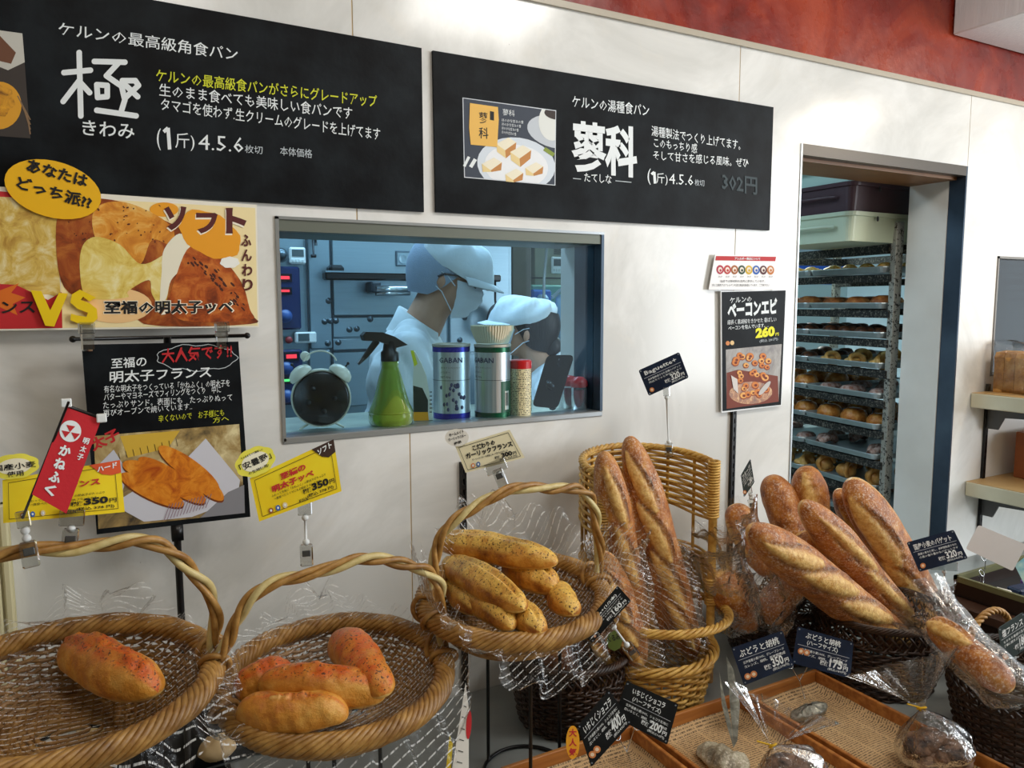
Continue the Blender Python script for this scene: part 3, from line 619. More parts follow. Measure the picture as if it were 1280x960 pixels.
for px, py in ((411, 376), (406, 402), (413, 401), (420, 401), (463, 399), (410, 429), (423, 428), (437, 412), (446, 411), (581, 397), (575, 425)):
    c = PY(px, py, 1.184); m.lathe([(0, .006), (.006, .005), (.009, 0), (.0115, 0), (.0115, -.002)], c, 12, frame((0, 0, 0), (1, 0, 0), (0, -1, 0)))
tag(m.build('bolt', m_bolt, ov, True), kind='stuff')
for q, led in (((347, 333, 376, 412), ((348, 345, 362, 349), (350, 362, 362, 365))), ((352, 437, 379, 506), ((358, 443, 371, 448), (353, 474, 362, 477)))):
    m = MB(); rb(m, *q, 1.172, .022, .006); p = m.build('control_panel', m_navy, ov)
    for i, l in enumerate(led):
        m = MB(); x_ = ((l[0] - 2, l[1] - 3, l[2] + 3, l[3] + 3)); rb(m, *x_, 1.168, .006, .001); m.build('display_window', mat('display_dark', '101522', .2), p)
        m = MB(); rb(m, *l, 1.1665, .002); m.build('display_digits', m_led2 if (q[0] == 352 and i) else m_led, p)
    for kx, ky in (((357, 395),) if q[0] == 347 else ((359, 495), (358, 460))):
        c = PY(kx, ky, 1.17); MB().lathe([(0, .02), (.016, .02), (.02, .0), (.024, 0)], c, 16, frame((0, 0, 0), (1, 0, 0), (0, -1, 0))).build('dial', mat('dial_blue', '3B5C9C', .3), p, True)
m = MB(); rb(m, 407, 341, 627, 351, 1.12, .05, .006); rb(m, 412, 331, 431, 341.5, 1.12, .05, .01); m.build('steam_hood_rail', mat('soot_black', '15181C', .3), ov)
m = MB(); rb(m, 407, 340, 627, 342, 1.112, .05); m.build('rail_edge', M_STEEL, ov)
m = MB(); a = PY(470, 361, 1.10); b2 = PY(512, 361, 1.10); m.tube([a, b2], .012, 12); m.tube([PY(470, 366, 1.12), PY(512, 366, 1.12)], .011, 12); m.build('door_handle', mat('bright_steel', 'C9D4DA', .15, .9), ov, True)
m = MB(); rb(m, 465, 352, 477, 366, 1.10, .08, .006); m.build('handle_bracket', m_seam, ov)
m = MB(); rb(m, 495, 314, 540, 333, 1.18, .006, .002); p = m.build('rating_plate', M_STEEL2, ov); m = MB(); c = PY(504, 324, 1.178); m.lathe([(.008, 0), (.016, .001), (.02, 0)], c, 16, frame((0, 0, 0), (1, 0, 0), (0, -1, 0))); rb(m, 497, 316, 514, 331, 1.179, .001); m.build('round_mark', M_STEEL, p)
c = PY(351, 319, 1.18); MB().lathe([(0, .03), (.014, .03), (.018, 0), (.026, 0)], c, 14, frame((0, 0, 0), (1, 0, 0), (0, -1, 0))).build('knob', m_bolt, ov, True)
c = PY(361, 425, 1.18); MB().lathe([(0, .012), (.011, .012), (.013, 0)], c, 14, frame((0, 0, 0), (1, 0, 0), (0, -1, 0))).build('stop_button', mat('dull_red', 'A0353A', .4), ov, True)
for q, y, l in (((362, 309, 382.5, 330), 1.17, 'square white kitchen timer on the steel oven above the navy panel'), ((369, 415, 396, 429), 1.17, 'oblong white kitchen timer stuck on the oven between the two navy panels'), ((690, 321, 705, 342), 2.12, 'white kitchen timer on the far beige cabinet above the blue machine')):
    x0_, x1_, z0_, z1_ = rectY(*q, y); T = thing('kitchen_timer', l, 'timer', ((x0_ + x1_) / 2, y, z0_)); MB().box(x0_, x1_, y, y + .016, z0_, z1_, None, .005).build('case', M_WHITEP, T)
    w_ = x1_ - x0_; h_ = z1_ - z0_; MB().box(x0_ + w_ * .14, x1_ - w_ * (.14 if h_ > w_ * .7 else .35), y - .002, y + .001, z0_ + h_ * (.45 if h_ > w_ * .7 else .2), z1_ - h_ * .14).build('screen', mat('lcd_grey', '4B585C', .2), T)
    m = MB()
    for k in range(4): m.box(x0_ + w_ * (.12 + k * .2), x0_ + w_ * (.26 + k * .2), y - .003, y + .001, z0_ + h_ * .12, z0_ + h_ * .28, None, .001)
    if h_ > w_ * .7: m.build('button_row', mat('button_pale', 'C9D2D2', .4), T)
T = thing('scraper_hook', 'thin dark scraper hanging from a hook beside the square white timer', 'hook', PY(392, 320, 1.17))
m = MB(); m.tube([PY(391, 289, 1.18), PY(391, 300, 1.16), PY(392, 318, 1.16)], .004, 6); m.tube([PY(389, 320, 1.16), PY(395, 320, 1.16)], .006, 6); m.tube([PY(394, 296, 1.16), PY(395, 307, 1.16)], .005, 6); m.build('rod', mat('iron', '2A2E33', .4, .5), T, True)
T = thing('coiled_hose', 'black coiled hose hanging at the right end of the oven between the two bakers', 'hose', PY(620, 405, 1.15))
a = np.linspace(0, 2 * pi * 3, 90); c = PY(621, 403, 1.12); m = MB(); m.tube([(c[0] + (.045 - .006 * (t / 6.28)) * cos(t), c[1] - .01 * t / 3, c[2] + (.07 - .01 * t / 6.28) * sin(t)) for t in a], .009, 8); m.tube([PY(619, 350, 1.12), PY(619, 375, 1.11), PY(621, 388, 1.11)], .005, 6); m.build('hose_coil', mat('black_rubber', '14161C', .4), T, True)
# far cabinet, machine, post
T = thing('tall_cabinet', 'tall beige metal cabinet with vent slots in the far corner of the kitchen', 'cabinet', (2.0, 2.4, 0))
x0_, x1_, _, _ = rectY(663, 290, 742, 440, 2.2); MB().box(x0_, x1_ + .3, 2.15, 2.6, 0, 2.2, None, .004).build('cabinet_body', mat('beige_metal', '9DA08E', .45, var='8E9384', scale=3), T)
m = MB()
for k in range(7): rb(m, 693, 303 + k * 2.3, 703, 304 + k * 2.3, 2.146, .004)
tag(m.build('vent_slot', m_seam, T), kind='stuff'); m = MB(); rb(m, 663, 347, 735, 348.5, 2.146, .004); m.build('door_gap', m_seam, T)
T = thing('water_filter_machine', 'blue wall machine with white cylinders and a curved pipe above the second baker', 'machine', PY(690, 470, 2.05))
m = MB(); rb(m, 664, 356, 724, 436, 2.06, .08, .01); m.build('housing', mat('pale_green_panel', '6FA89A', .4), T)
m = MB(); rb(m, 666, 362, 690, 430, 2.0, .06, .01); m.build('blue_unit', mat('machine_blue', '2E6FC8', .25), T)
for px in (678, 702):
    a = PY(px, 368, 1.98); b2 = PY(px, 425, 1.98); MB().lathe([(0, 0), (.035, 0), (.035, a[2] - b2[2] - .02), (.02, a[2] - b2[2]), (0, a[2] - b2[2])], b2, 18).build('cylinder', mat('cylinder_blue_white', 'A8CDEB', .2), T, True)
m = MB(); m.tube(spline([PY(690, 372, 1.95), PY(705, 362, 1.95), PY(716, 380, 1.95), PY(715, 400, 1.95), PY(705, 425, 1.95)], 24), .011, 8); m.build('pipe', mat('pipe_grey', '9FB6C4', .3), T, True)
m = MB(); rb(m, 722, 405, 735, 432, 2.1, .01); m.build('white_label', mat('label_white', 'D8DDD4', .5), T)
T = thing('kitchen_column', 'brown grey column between the oven and the beige cabinet', 'column', PY(650, 500, 1.75)); m = MB(); x0_, x1_, _, _ = rectY(641, 290, 664, 440, 1.75); MB().box(x0_, x1_, 1.75, 1.95, 0, 2.45, None, .003).build('shaft', mat('column_brown', '6E6A62', .5, var='7F7B72', scale=3), T)
T = thing('steel_pipe', 'thin bright pipe running up in front of the beige cabinet', 'pipe', (PY(682, 470, 1.8)[0], 1.8, 0)); m = MB(); m.tube([PY(684, 300, 1.8), PY(680, 350, 1.8), (PY(680, 500, 1.8)[0], 1.8, 0)], .008, 8); m.build('tube', mat('bright_steel2', 'C0CCD0', .2, .6), T, True)

# ------------------------------------------------------------------ people
from mathutils import noise as mno
def remesh(mb, name, vox, m, parent, smooth=6, disp=None, base=None):
    me = mb.mesh(name, m, BASE[parent] if base is None else base, True); o = bpy.data.objects.new(name, me); COL.objects.link(o)
    r = o.modifiers.new('r', 'REMESH'); r.mode = 'VOXEL'; r.voxel_size = vox; r.use_smooth_shade = True
    s_ = o.modifiers.new('s', 'SMOOTH'); s_.iterations = smooth; s_.factor = .5
    dg = bpy.context.evaluated_depsgraph_get(); dg.update(); me2 = bpy.data.meshes.new_from_object(o.evaluated_get(dg)); o.modifiers.clear(); o.data = me2; bpy.data.meshes.remove(me)
    if disp:
        for v, n in [(v, v.normal.copy()) for v in me2.vertices]: v.co += n * disp(v.co)
    me2.materials.clear(); me2.materials.append(m); me2.polygons.foreach_set('use_smooth', [True] * len(me2.polygons)); o.name = name; o.parent = parent; BASE[o] = BASE[parent]
    return o
def caps(mb, a, b, ra, rb_, n=14):
    a = np.array(a, float); b = np.array(b, float); d = b - a; L = np.linalg.norm(d); M = frame(a, d, (0, .01, 1) if abs(d[2]) < .9 * L else (1, 0, 0))
    u = np.linspace(-pi / 2, 0, 5); p = [(sin(t) * ra, cos(t) * ra) for t in u] + [(L + sin(t) * rb_, cos(t) * rb_) for t in np.linspace(0, pi / 2, 5)]
    th = np.arange(n) * 2 * pi / n
    G = np.array([[(x, r * cos(t), r * sin(t)) for t in th] for x, r in p]); mb.grid(xf(M, G.reshape(-1, 3)).reshape(G.shape), cv=True)
def rotz(P, a, c=(0, 0, 0)): M = np.array([[cos(a), -sin(a), 0], [sin(a), cos(a), 0], [0, 0, 1]]); return (np.asarray(P) - c) @ M.T + c
def roty(P, a, c=(0, 0, 0)): M = np.array([[cos(a), 0, sin(a)], [0, 1, 0], [-sin(a), 0, cos(a)]]); return (np.asarray(P) - c) @ M.T + c
m_skin = mat('skin', 'B98A70', .5, var='C89A80', scale=8); m_coat = mat('white_coat_cotton', 'DDE6EC', .8, var='D0DBE3', scale=7, bump=.25, bscale=70); m_trou = mat('white_trousers', 'C9D2DA', .8)
m_net = mat('hair_net', 'A9BDD6', .7, bump=.4, bscale=220); m_hair = mat('black_hair', '14141A', .5, bump=.5, bscale=120, stretch=(1, 1, .1)); m_mask = mat('mask_fabric', 'D5DEE8', .8, bump=.2)
def person(label, head, az, lean, hp, H, hair, arms, base_z=0.):
    """head = wanted head centre; faces local +x, rotated by az about z; leans forward at the hips"""
    k = H / 1.7; hip = np.array([0, 0, .92 * k])
    hc = np.array([.03, 0, 1.585 * k]); hs = .90
    def T(P, lean_=True):
        P = np.asarray(P, float).reshape(-1, 3)
        if lean_: P = roty(P, lean, hip)
        return P
    hcw = rotz(T(hc), az)[0]; off = np.array(head) - hcw; fz = off[2]; off = np.array([off[0], off[1], 0.])
    hip[2] += fz; hc[2] += fz  # leg length absorbs the difference
    def W(P, lean_=True):
        P = np.asarray(P, float).reshape(-1, 3)
        if lean_: P = roty(P, lean, hip)
        return rotz(P, az) + off
    def Hd(P): return W(roty(np.asarray(P, float).reshape(-1, 3) * hs, hp) + hc)
    root = thing('person', label, 'person', (off[0], off[1], 0))
    sh = hc + np.array([-.05, 0, -.205 * k]); z = lambda v: sh[2] + v * k
    def ell_h(mb, c, r, n=12):
        t = MB(); t.ball(c, r, n); mb.add(Hd(t.v[0]), t.f)
    def ell_b(mb, c, r, n=12):
        t = MB(); t.ball(c, r, n); mb.add(W(t.v[0]), t.f)
    def cp(mb, a, b, ra, rb_, l1=True, l2=True): caps(mb, W(a, l1)[0], W(b, l2)[0], ra, rb_)
    b = MB()
    ell_h(b, (-.012, 0, .03), (.098, .077, .092), 16); ell_h(b, (.035, 0, -.035), (.060, .058, .075)); ell_h(b, (.066, 0, -.085), (.026, .026, .022)); ell_h(b, (.045, 0, -.07), (.045, .052, .032))
    ell_h(b, (.094, 0, -.018), (.020, .012, .026)); ell_h(b, (.108, 0, -.030), (.012, .012, .010)); ell_h(b, (.078, 0, .028), (.020, .05, .014)); ell_h(b, (.086, 0, -.055), (.014, .024, .008)); ell_h(b, (.084, 0, -.066), (.013, .020, .007))
    for s_ in (-1, 1): ell_h(b, (-.008, s_ * .079, -.012), (.017, .009, .031)); ell_h(b, (.045, s_ * .036, -.02), (.03, .022, .022))
    n0 = Hd((-.015, 0, -.05))[0]; n1 = W(sh + (0.0, 0, .02))[0]; caps(b, n0, n1, .054 * k, .062 * k)
    ell_b(b, (sh[0], 0, z(-.09)), (.10 * k, .165 * k, .14 * k)); ell_b(b, (sh[0] + .01, 0, z(-.28)), (.095 * k, .135 * k, .18 * k)); ell_b(b, (0, 0, hip[2] + .02), (.10 * k, .155 * k, .13 * k))
    for s_ in (-1, 1):
        S_ = np.array([sh[0], s_ * .175 * k, z(-.03)]); E, Hn = arms[0 if s_ > 0 else 1]; E = S_ + np.array(E) * k; Hn = E + np.array(Hn) * k
        cp(b, (sh[0], s_ * .08, z(-.01)), S_, .05 * k, .052 * k); cp(b, S_, E, .05 * k, .038 * k); cp(b, E, Hn, .038 * k, .026 * k)
        d = (Hn - E) / np.linalg.norm(Hn - E); p1 = Hn + d * .05
        cp(b, Hn, p1, .026, .030); sd = np.cross(d, (0, 0, 1)); sd /= np.linalg.norm(sd) + 1e-9; dn_ = np.cross(sd, d)
        for j, (o_, l_) in enumerate(((-.028, .068), (-.0095, .078), (.0095, .073), (.028, .058))):
            q0 = Hn + d * .075 + sd * o_; q1 = q0 + d * l_ * .5 - dn_ * .008 * (1 if dn_[2] > 0 else -1); q2 = q1 + d * l_ * .4 - dn_ * .022 * (1 if dn_[2] > 0 else -1); cp(b, q0, q1, .0095, .0088); cp(b, q1, q2, .0088, .0075)
        q0 = Hn + d * .02 + sd * .028 * s_; q1 = q0 + d * .035 + sd * .03 * s_; cp(b, q0, q1, .012, .0105); cp(b, q1, q1 + d * .03, .0105, .009)
        Hp = np.array([0, s_ * .085 * k, hip[2]]); Kn = np.array([.02, s_ * .095 * k, .5 * hip[2] + .02]); An = np.array([-.01, s_ * .10 * k, .085])
        cp(b, Hp, Kn, .085 * k, .058 * k, True, False); cp(b, Kn, An, .055 * k, .038 * k, False, False); cp(b, An, An + (.13, 0, -.045), .040, .032, False, False); cp(b, An + (0, 0, -.0), An + (-.03, 0, -.045), .038, .036, False, False)
    remesh(b, 'body', .0075, m_skin, root, 4)
    # coat
    c_ = MB()
    ell_b(c_, (sh[0], 0, z(-.09)), (.118 * k, .182 * k, .152 * k), 16); ell_b(c_, (sh[0] + .01, 0, z(-.27)), (.122 * k, .165 * k, .20 * k), 16); ell_b(c_, (0, 0, hip[2] + .0), (.130 * k, .180 * k, .20 * k), 16)
    for s_ in (-1, 1):
        S_ = np.array([sh[0], s_ * .175 * k, z(-.03)]); E, Hn = arms[0 if s_ > 0 else 1]; E = S_ + np.array(E) * k; Hn = E + np.array(Hn) * k
        cp(c_, (sh[0] - .005, s_ * .06, z(.01)), S_, .062 * k, .068 * k); cp(c_, S_, E, .072 * k, .062 * k); cp(c_, E, E + (Hn - E) * .86, .062 * k, .048 * k)
    fold = lambda co: .013 * (abs(mno.noise((co[0] * 11 + co[2] * 5, co[1] * 11, co[2] * 5))) * 2 - .5) + .006 * mno.noise((co[0] * 26 + co[2] * 12, co[1] * 26, co[2] * 16))
    co = remesh(c_, 'coat', .0085, m_coat, root, 5, fold)
    # standing collar: band around the neck, open at the front
    G = []
    for i, a in enumerate(np.linspace(.5, 2 * pi - .5, 26)):
        r1, r2 = .088 * k, .074 * k
        row = []
        for (rr, zz) in ((r1 + .004, -.035), (r1 - .008, .0), (r2 - .004, .040), (r2 - .008, .042), (r2 - .010, .02), (r1 - .012, -.03)): row.append(W((sh[0] + .0 + rr * cos(a), rr * sin(a) * .95, z(.03) + zz - .028 * cos(a)))[0])
        G.append(row)
    MB().grid(np.array(G)).build('collar', m_coat, co, True)
    # trousers
    t = MB()
    for s_ in (-1, 1):
        Hp = np.array([0, s_ * .085 * k, hip[2]]); Kn = np.array([.02, s_ * .095 * k, .5 * hip[2] + .02]); An = np.array([-.01, s_ * .10 * k, .12]); cp(t, Hp, Kn, .098 * k, .075 * k, True, False); cp(t, Kn, An, .073 * k, .062 * k, False, False)
    remesh(t, 'trousers', .012, m_trou, root, 4, fold)
    for s_ in (-1, 1): t = MB(); An = np.array([-.01, s_ * .10 * k, .05]); caps(t, W(An, False)[0], W(An + (.15, 0, -.005), False)[0], .05, .045); t.build('shoe', mat('white_clog', 'D8D8D4', .4), root, True)
    # cap: soft crown plus stiff peak
    u = np.linspace(0, 1, 15); th = np.linspace(0, 2 * pi, 37)[:-1]; G = []
    for v in u:
        row = []
        for a in th:
            f = cos(a); rx = .110 + .044 * max(f, 0); ry = .096
            r = (sin(v * pi / 2)) ** .8; zz = .058 + .078 * (1 - v ** 2.6) - .020 * f * v - .030 * max(f, 0) * (v ** 1.5); w_ = .0080 * sin(a * 7 + v * 6) * v * (1 - v) * 4
            row.append((.006 + (rx + w_) * r * f, (ry + w_) * r * sin(a), zz + w_))
        G.append(row)
    for (sx, dz) in ((.97, -.012), (.90, -.026)): G.append([(.006 + sx * (.110 + .044 * max(cos(a), 0)) * cos(a), sx * .096 * sin(a), .058 - .020 * cos(a) - .030 * max(cos(a), 0) + dz) for a in th])
    cap_ = MB().grid(Hd(np.array(G).reshape(-1, 3)).reshape(len(G), len(th), 3), cv=True); cap_ = cap_.build('cap', m_coat, root, True)
    G = []
    for i, a in enumerate(np.linspace(-1.15, 1.15, 20)):
        row = []
        for (q_, dz) in ((.0, 0), (.5, -.008), (1., -.024), (1., -.028), (.5, -.013), (.0, -.006)):
            e_ = q_ * .062 * cos(a * 1.05) ** .5 if abs(a) < 1.4 else 0; row.append((.004 + (.132 + e_) * cos(a * .95), (.093 + e_ * .15) * sin(a), .018 + .0 + dz - .006 * cos(a)))
        G.append(row)
    MB().grid(Hd(np.array(G).reshape(-1, 3)).reshape(len(G), 6, 3)).build('peak', m_coat, cap_, True)
    # hair / net
    G = []
    for v in np.linspace(.0, 1, 14):
        row = []
        for a in np.linspace(0, 2 * pi, 33)[:-1]:
            f = cos(a); low = -.062 if f < -.1 else (-.062 + (f + .1) * .11); zz = .10 - v * (.10 - low); rr = math.sqrt(max(.02, 1 - ((zz - .03) / .115) ** 2)) if zz > .03 else 1 - .22 * ((.03 - zz) / .1) ** 2
            row.append((-.016 + .107 * rr * f - (.012 if f < 0 else 0), .086 * rr * sin(a), zz))
        G.append(row)
    G = np.array(G); hr = MB().grid(Hd(G.reshape(-1, 3)).reshape(G.shape), cv=True)
    if hair == 'net':
        hr.build('hair_net', m_net, root, True)
        G2 = (G - (-.02, 0, .03)) * .965 + (-.02, 0, .03); MB().grid(Hd(G2.reshape(-1, 3)).reshape(G.shape), cv=True).build('hair', mat('short_dark_hair', '3A3F4C', .6, bump=.5, bscale=130), root, True)
    else:
        h_ = hr.build('hair', m_hair, root, True); t = MB(); c0 = Hd((-.115, 0, -.035))[0]; t.ball(c0, (.04, .04, .045), 10); caps(t, c0, Hd((-.145, 0, -.11))[0], .034, .018)
        t.build('hair_bun', m_hair, h_, True); t = MB(); a = np.linspace(0, 2 * pi, 20)
        t.tube([Hd((-.105 + .012 * sin(q_), .036 * cos(q_), -.03 + .03 * sin(q_)))[0] for q_ in a[:-1]], .004, 6, True); t.build('hair_ribbon', mat('ribbon_blue', '2E4FA8', .5), h_, True)
    # mask with pleats, straps, glasses, eyes
    G = []
    for i, v in enumerate(np.linspace(0, 1, 16)):
        row = []
        for a in np.linspace(-1.28, 1.28, 22):
            zz = -.012 - v * .100 + .012 * abs(a) / 1.28 * (1 - 2 * v); bul = 1. + .16 * sin(pi * min(v * 1.15, 1)); pl = .0016 * (1 if (i // 2) % 2 else -1)
            tp = .020 * math.exp(-(a / .32) ** 2) * (1 - v) ** .8; row.append((.018 + (.088 * bul + pl + tp - .018 * v ** 3) * cos(a), .070 * (1 - .12 * v) * sin(a), zz))
        G.append(row)
    G = np.array(G); mk = MB().grid(Hd(G.reshape(-1, 3)).reshape(G.shape)); mk.grid(Hd((G * (.985, .985, 1)).reshape(-1, 3)).reshape(G.shape)); mk = mk.build('face_mask', m_mask, root, True)
    t = MB()
    for s_ in (-1, 1):
        e0 = (-.012, s_ * .086, .018); t.tube([Hd(p)[0] for p in ((.038, s_ * .070, -.02), (.01, s_ * .082, .008), e0)], .0016, 5); t.tube([Hd(p)[0] for p in ((.038, s_ * .064, -.10), (.0, s_ * .084, -.045), (-.022, s_ * .088, -.03))], .0016, 5)
    t.build('ear_loop', m_mask, mk, True)
    t = MB()
    for s_ in (-1, 1): t.ball(Hd((.079, s_ * .031, .006))[0], .012, 8)
    t.build('eyes', mat('eye_dark', '2A2422', .1), root, True)
    if hair == 'net':
        t = MB()
        for s_ in (-1, 1):
            t.tube([Hd(p)[0] for p in ((.100, s_ * .012, .018), (.103, s_ * .035, .020), (.094, s_ * .060, .018), (.094, s_ * .060, -.008), (.103, s_ * .035, -.014), (.102, s_ * .014, -.008))], .003, 5, True); t.tube([Hd(p)[0] for p in ((.094, s_ * .062, .012), (.0, s_ * .086, .012), (-.02, s_ * .088, .0))], .003, 5)
        t.tube([Hd((.100, -.014, .012))[0], Hd((.100, .014, .012))[0]], .0025, 5); gl_ = t.build('glasses', mat('spectacle_frame', '2A2A30', .2), root, True); t = MB()
        for s_ in (-1, 1): t.add(Hd([(.101, s_ * .012, .018), (.1035, s_ * .035, .020), (.094, s_ * .060, .018), (.094, s_ * .060, -.008), (.1035, s_ * .035, -.014), (.102, s_ * .014, -.008)]), [[0, 1, 2, 3, 4, 5]])
        t.build('lens', glass_mat('tinted_lens', (.45, .4, .42), .9, .02, .08), gl_)
    return root
hd1 = PY(557, 348, .50)
person('person in white coat, white cap, hair net, glasses and mask, facing right', hd1, radians(-27), radians(12), radians(-2), 1.72, 'net', (((.10, .02, -.26), (.24, -.03, -.06)), ((.06, -.02, -.27), (.24, .04, -.05))))
m_net.node_tree.nodes['Principled BSDF'].inputs['Alpha'].default_value = .72
hd2 = PY(657, 414, .82)
person('person in white coat and cap with dark tied hair, facing left', hd2, radians(150), radians(10), radians(-24), 1.58, 'bun', (((.12, .02, -.24), (.22, -.05, -.04)), ((.12, -.02, -.24), (.22, .05, -.04))))
wt = thing('work_table', 'steel kitchen work table behind the window where the bakers stand', 'table', (1.1, .8, 0))
bpy.data.objects.remove(wt)
# ------------------------------------------------------------------ things on the window sill
SZ = 1.2195
def onsill(px, py): p = PZ(px, py, SZ); return np.array([p[0], p[1], SZ])
# clock
P = onsill(404, 537); P[1] = max(P[1], .085); Pc = PY(404, 497, P[1]); r = .0635
T = thing('alarm_clock', 'twin bell alarm clock seen from its black back, with cream bells', 'clock', P)
fx = CAM - Pc; fx[2] = 0; fx /= np.linalg.norm(fx); M = frame(Pc, np.cross((0, 0, 1), fx), fx); c = np.array([P[0], P[1], SZ + r + .006]); M[:3, 3] = c
b = MB().lathe([(0, .0135), (r * .9, .0125), (r * .955, .010), (r * .955, -.02)], (0, 0, 0), 40, M); b.build('back_cover', mat('clock_black', '08090B', .18, coat=.4), T, True)
MB().lathe([(r * .955, .008), (r, .012), (r * 1.03, .0), (r * 1.03, -.02), (r * .9, -.024), (0, -.024)], (0, 0, 0), 40, M).build('rim', mat('clock_cream', 'D8D6C4', .3), T, True)
m_crm = mat('bell_cream', 'DEDCCB', .25)
m = MB()
for a in (0, 2.2, 3.4, 4.9): m.lathe([(0, .018), (.005, .018), (.006, .013)], (r * .45 * cos(a), r * .45 * sin(a), 0), 10, M) if False else m.lathe([(0, .018), (.005, .018), (.006, .013)], xf(M, [(r * .45 * cos(a), r * .45 * sin(a), 0)])[0] - c, 10, M)
m.build('winding_key', M_BLK, T, True)
for s_ in (-1, 1):
    d = M[:3, 0] * s_ * .62 + np.array([0, 0, .78]); bc = c + d * (r + .004) + M[:3, 2] * -.003; Mb = frame(bc, np.cross(d, M[:3, 2]), d)
    MB().lathe([(.027, -.004), (.028, .002), (.024, .011), (.013, .018), (0, .0205)], (0, 0, 0), 24, Mb).build('bell', m_crm, T, True); m = MB(); m.tube([bc + d * .016, bc + d * .029], .0018, 6); m.ball(bc + d * .030, .0035, 6); m.build('bell_post', M_BLK, T, True)
m = MB(); a = np.linspace(.25, pi - .25, 16); m.tube([c + M[:3, 0] * cos(t) * .036 + np.array([0, 0, 1]) * (r + .012 + sin(t) * .030) for t in a], .002, 6); m.build('carry_handle', m_crm, T, True)
MB().ball(c + M[:3, 0] * -.032 + np.array([0, 0, r + .030]) - M[:3, 2] * .012, .011, 10).build('hammer', m_crm, T, True)
m = MB()
for s_ in (-1, 1): m.tube([c + M[:3, 0] * s_ * .03 - np.array([0, 0, r * .9]), c + M[:3, 0] * s_ * .048 - np.array([0, 0, r + .004])], .0025, 6)
tag(m.build('foot', m_crm, T, True), kind='stuff')
# spray bottle
P = onsill(489, 531); T = thing('spray_bottle', 'translucent green spray bottle with a black trigger head beside the alarm clock', 'bottle', P)
t = NT('green_translucent_plastic'); t.set(t.b.inputs['Base Color'], (.30, .42, .06, 1)); t.b.inputs['Roughness'].default_value = .12; t.b.inputs['Transmission Weight'].default_value = .55; t.b.inputs['IOR'].default_value = 1.2
MB().lathe([(0, .001), (.044, .0), (.050, .006), (.0515, .018), (.0505, .030), (.0475, .040), (.042, .052), (.033, .085), (.026, .112), (.021, .128), (.0195, .134), (.0195, .150), (0, .150)], P, 40).build('flask', t.m, T, True)
MB().lathe([(.045, .028), (.0500, .0285), (.0515, .031), (.0495, .034)], P, 40).build('shoulder_ring', t.m, T, True)
q = P + (0, 0, .148); dx = PY(449, 451, P[1]) - PY(489, 451, P[1]); dx[2] = 0; dx /= np.linalg.norm(dx)
MB().lathe([(.0205, 0), (.0205, .020), (.016, .024), (.013, .045), (0, .046)], q, 20).build('screw_cap', M_BLK, T, True)
m_hd = mat('dark_brown_plastic', '1E1814', .3)
m = MB(); m.prism([q + dx * a + np.array([0, 0, b_]) + np.cross(dx, (0, 0, 1)) * .012 for a, b_ in ((-.040, .036), (-.012, .030), (.012, .040), (.030, .046), (.062, .048), (.066, .060), (.058, .068), (.020, .066), (-.008, .056))], -np.cross(dx, (0, 0, 1)) * .024); m.build('spray_head', m_hd, T)
m = MB(); m.tube([q + dx * .030 + (0, 0, .046), q + dx * .045 + (0, 0, .028), q + dx * .058 + (0, 0, .012), q + dx * .075 + (0, 0, -.004)], [.008, .0075, .006, .004], 8, flat=1.3); m.build('trigger', m_hd, T, True)
m = MB(); m.tube([P + (0, 0, .14), P + (.01, 0, .01)], .002, 6); m.build('dip_tube', M_WHITEP, T, True)
# snack bag
P = onsill(530, 526); S = Sign(P, (CAM - P) * (1, 1, 0)); T = thing('foil_pouch', 'standing white and green pouch with a yellow foot beside the spray bottle', 'bag', P); S.T = T
pts = [(517, 526), (541, 525), (539, 505), (533, 470), (527, 455), (519, 440), (513, 438), (517, 455), (516, 480)]
MB().prism([S.at(*p) for p in pts], -S.n * .02).build('pouch', mat('pouch_white', 'DADDD2', .4), T)
S.poly(ink('1C2A22'), [(516.5, 482), (528, 485), (535, 500), (535, 515), (517, 515)], .0006); S.poly(OG, [(517, 515), (535, 515), (536, 525.5), (517, 526)], .0006); S.poly(YL, [(513, 438), (517, 438), (522, 455), (518, 458)], .0006)
for k in range(6): S.line(BK, [(537, 490 + k * 5), (540, 490 + k * 5)], 1.2, .0008)
S.finish(T, NM)
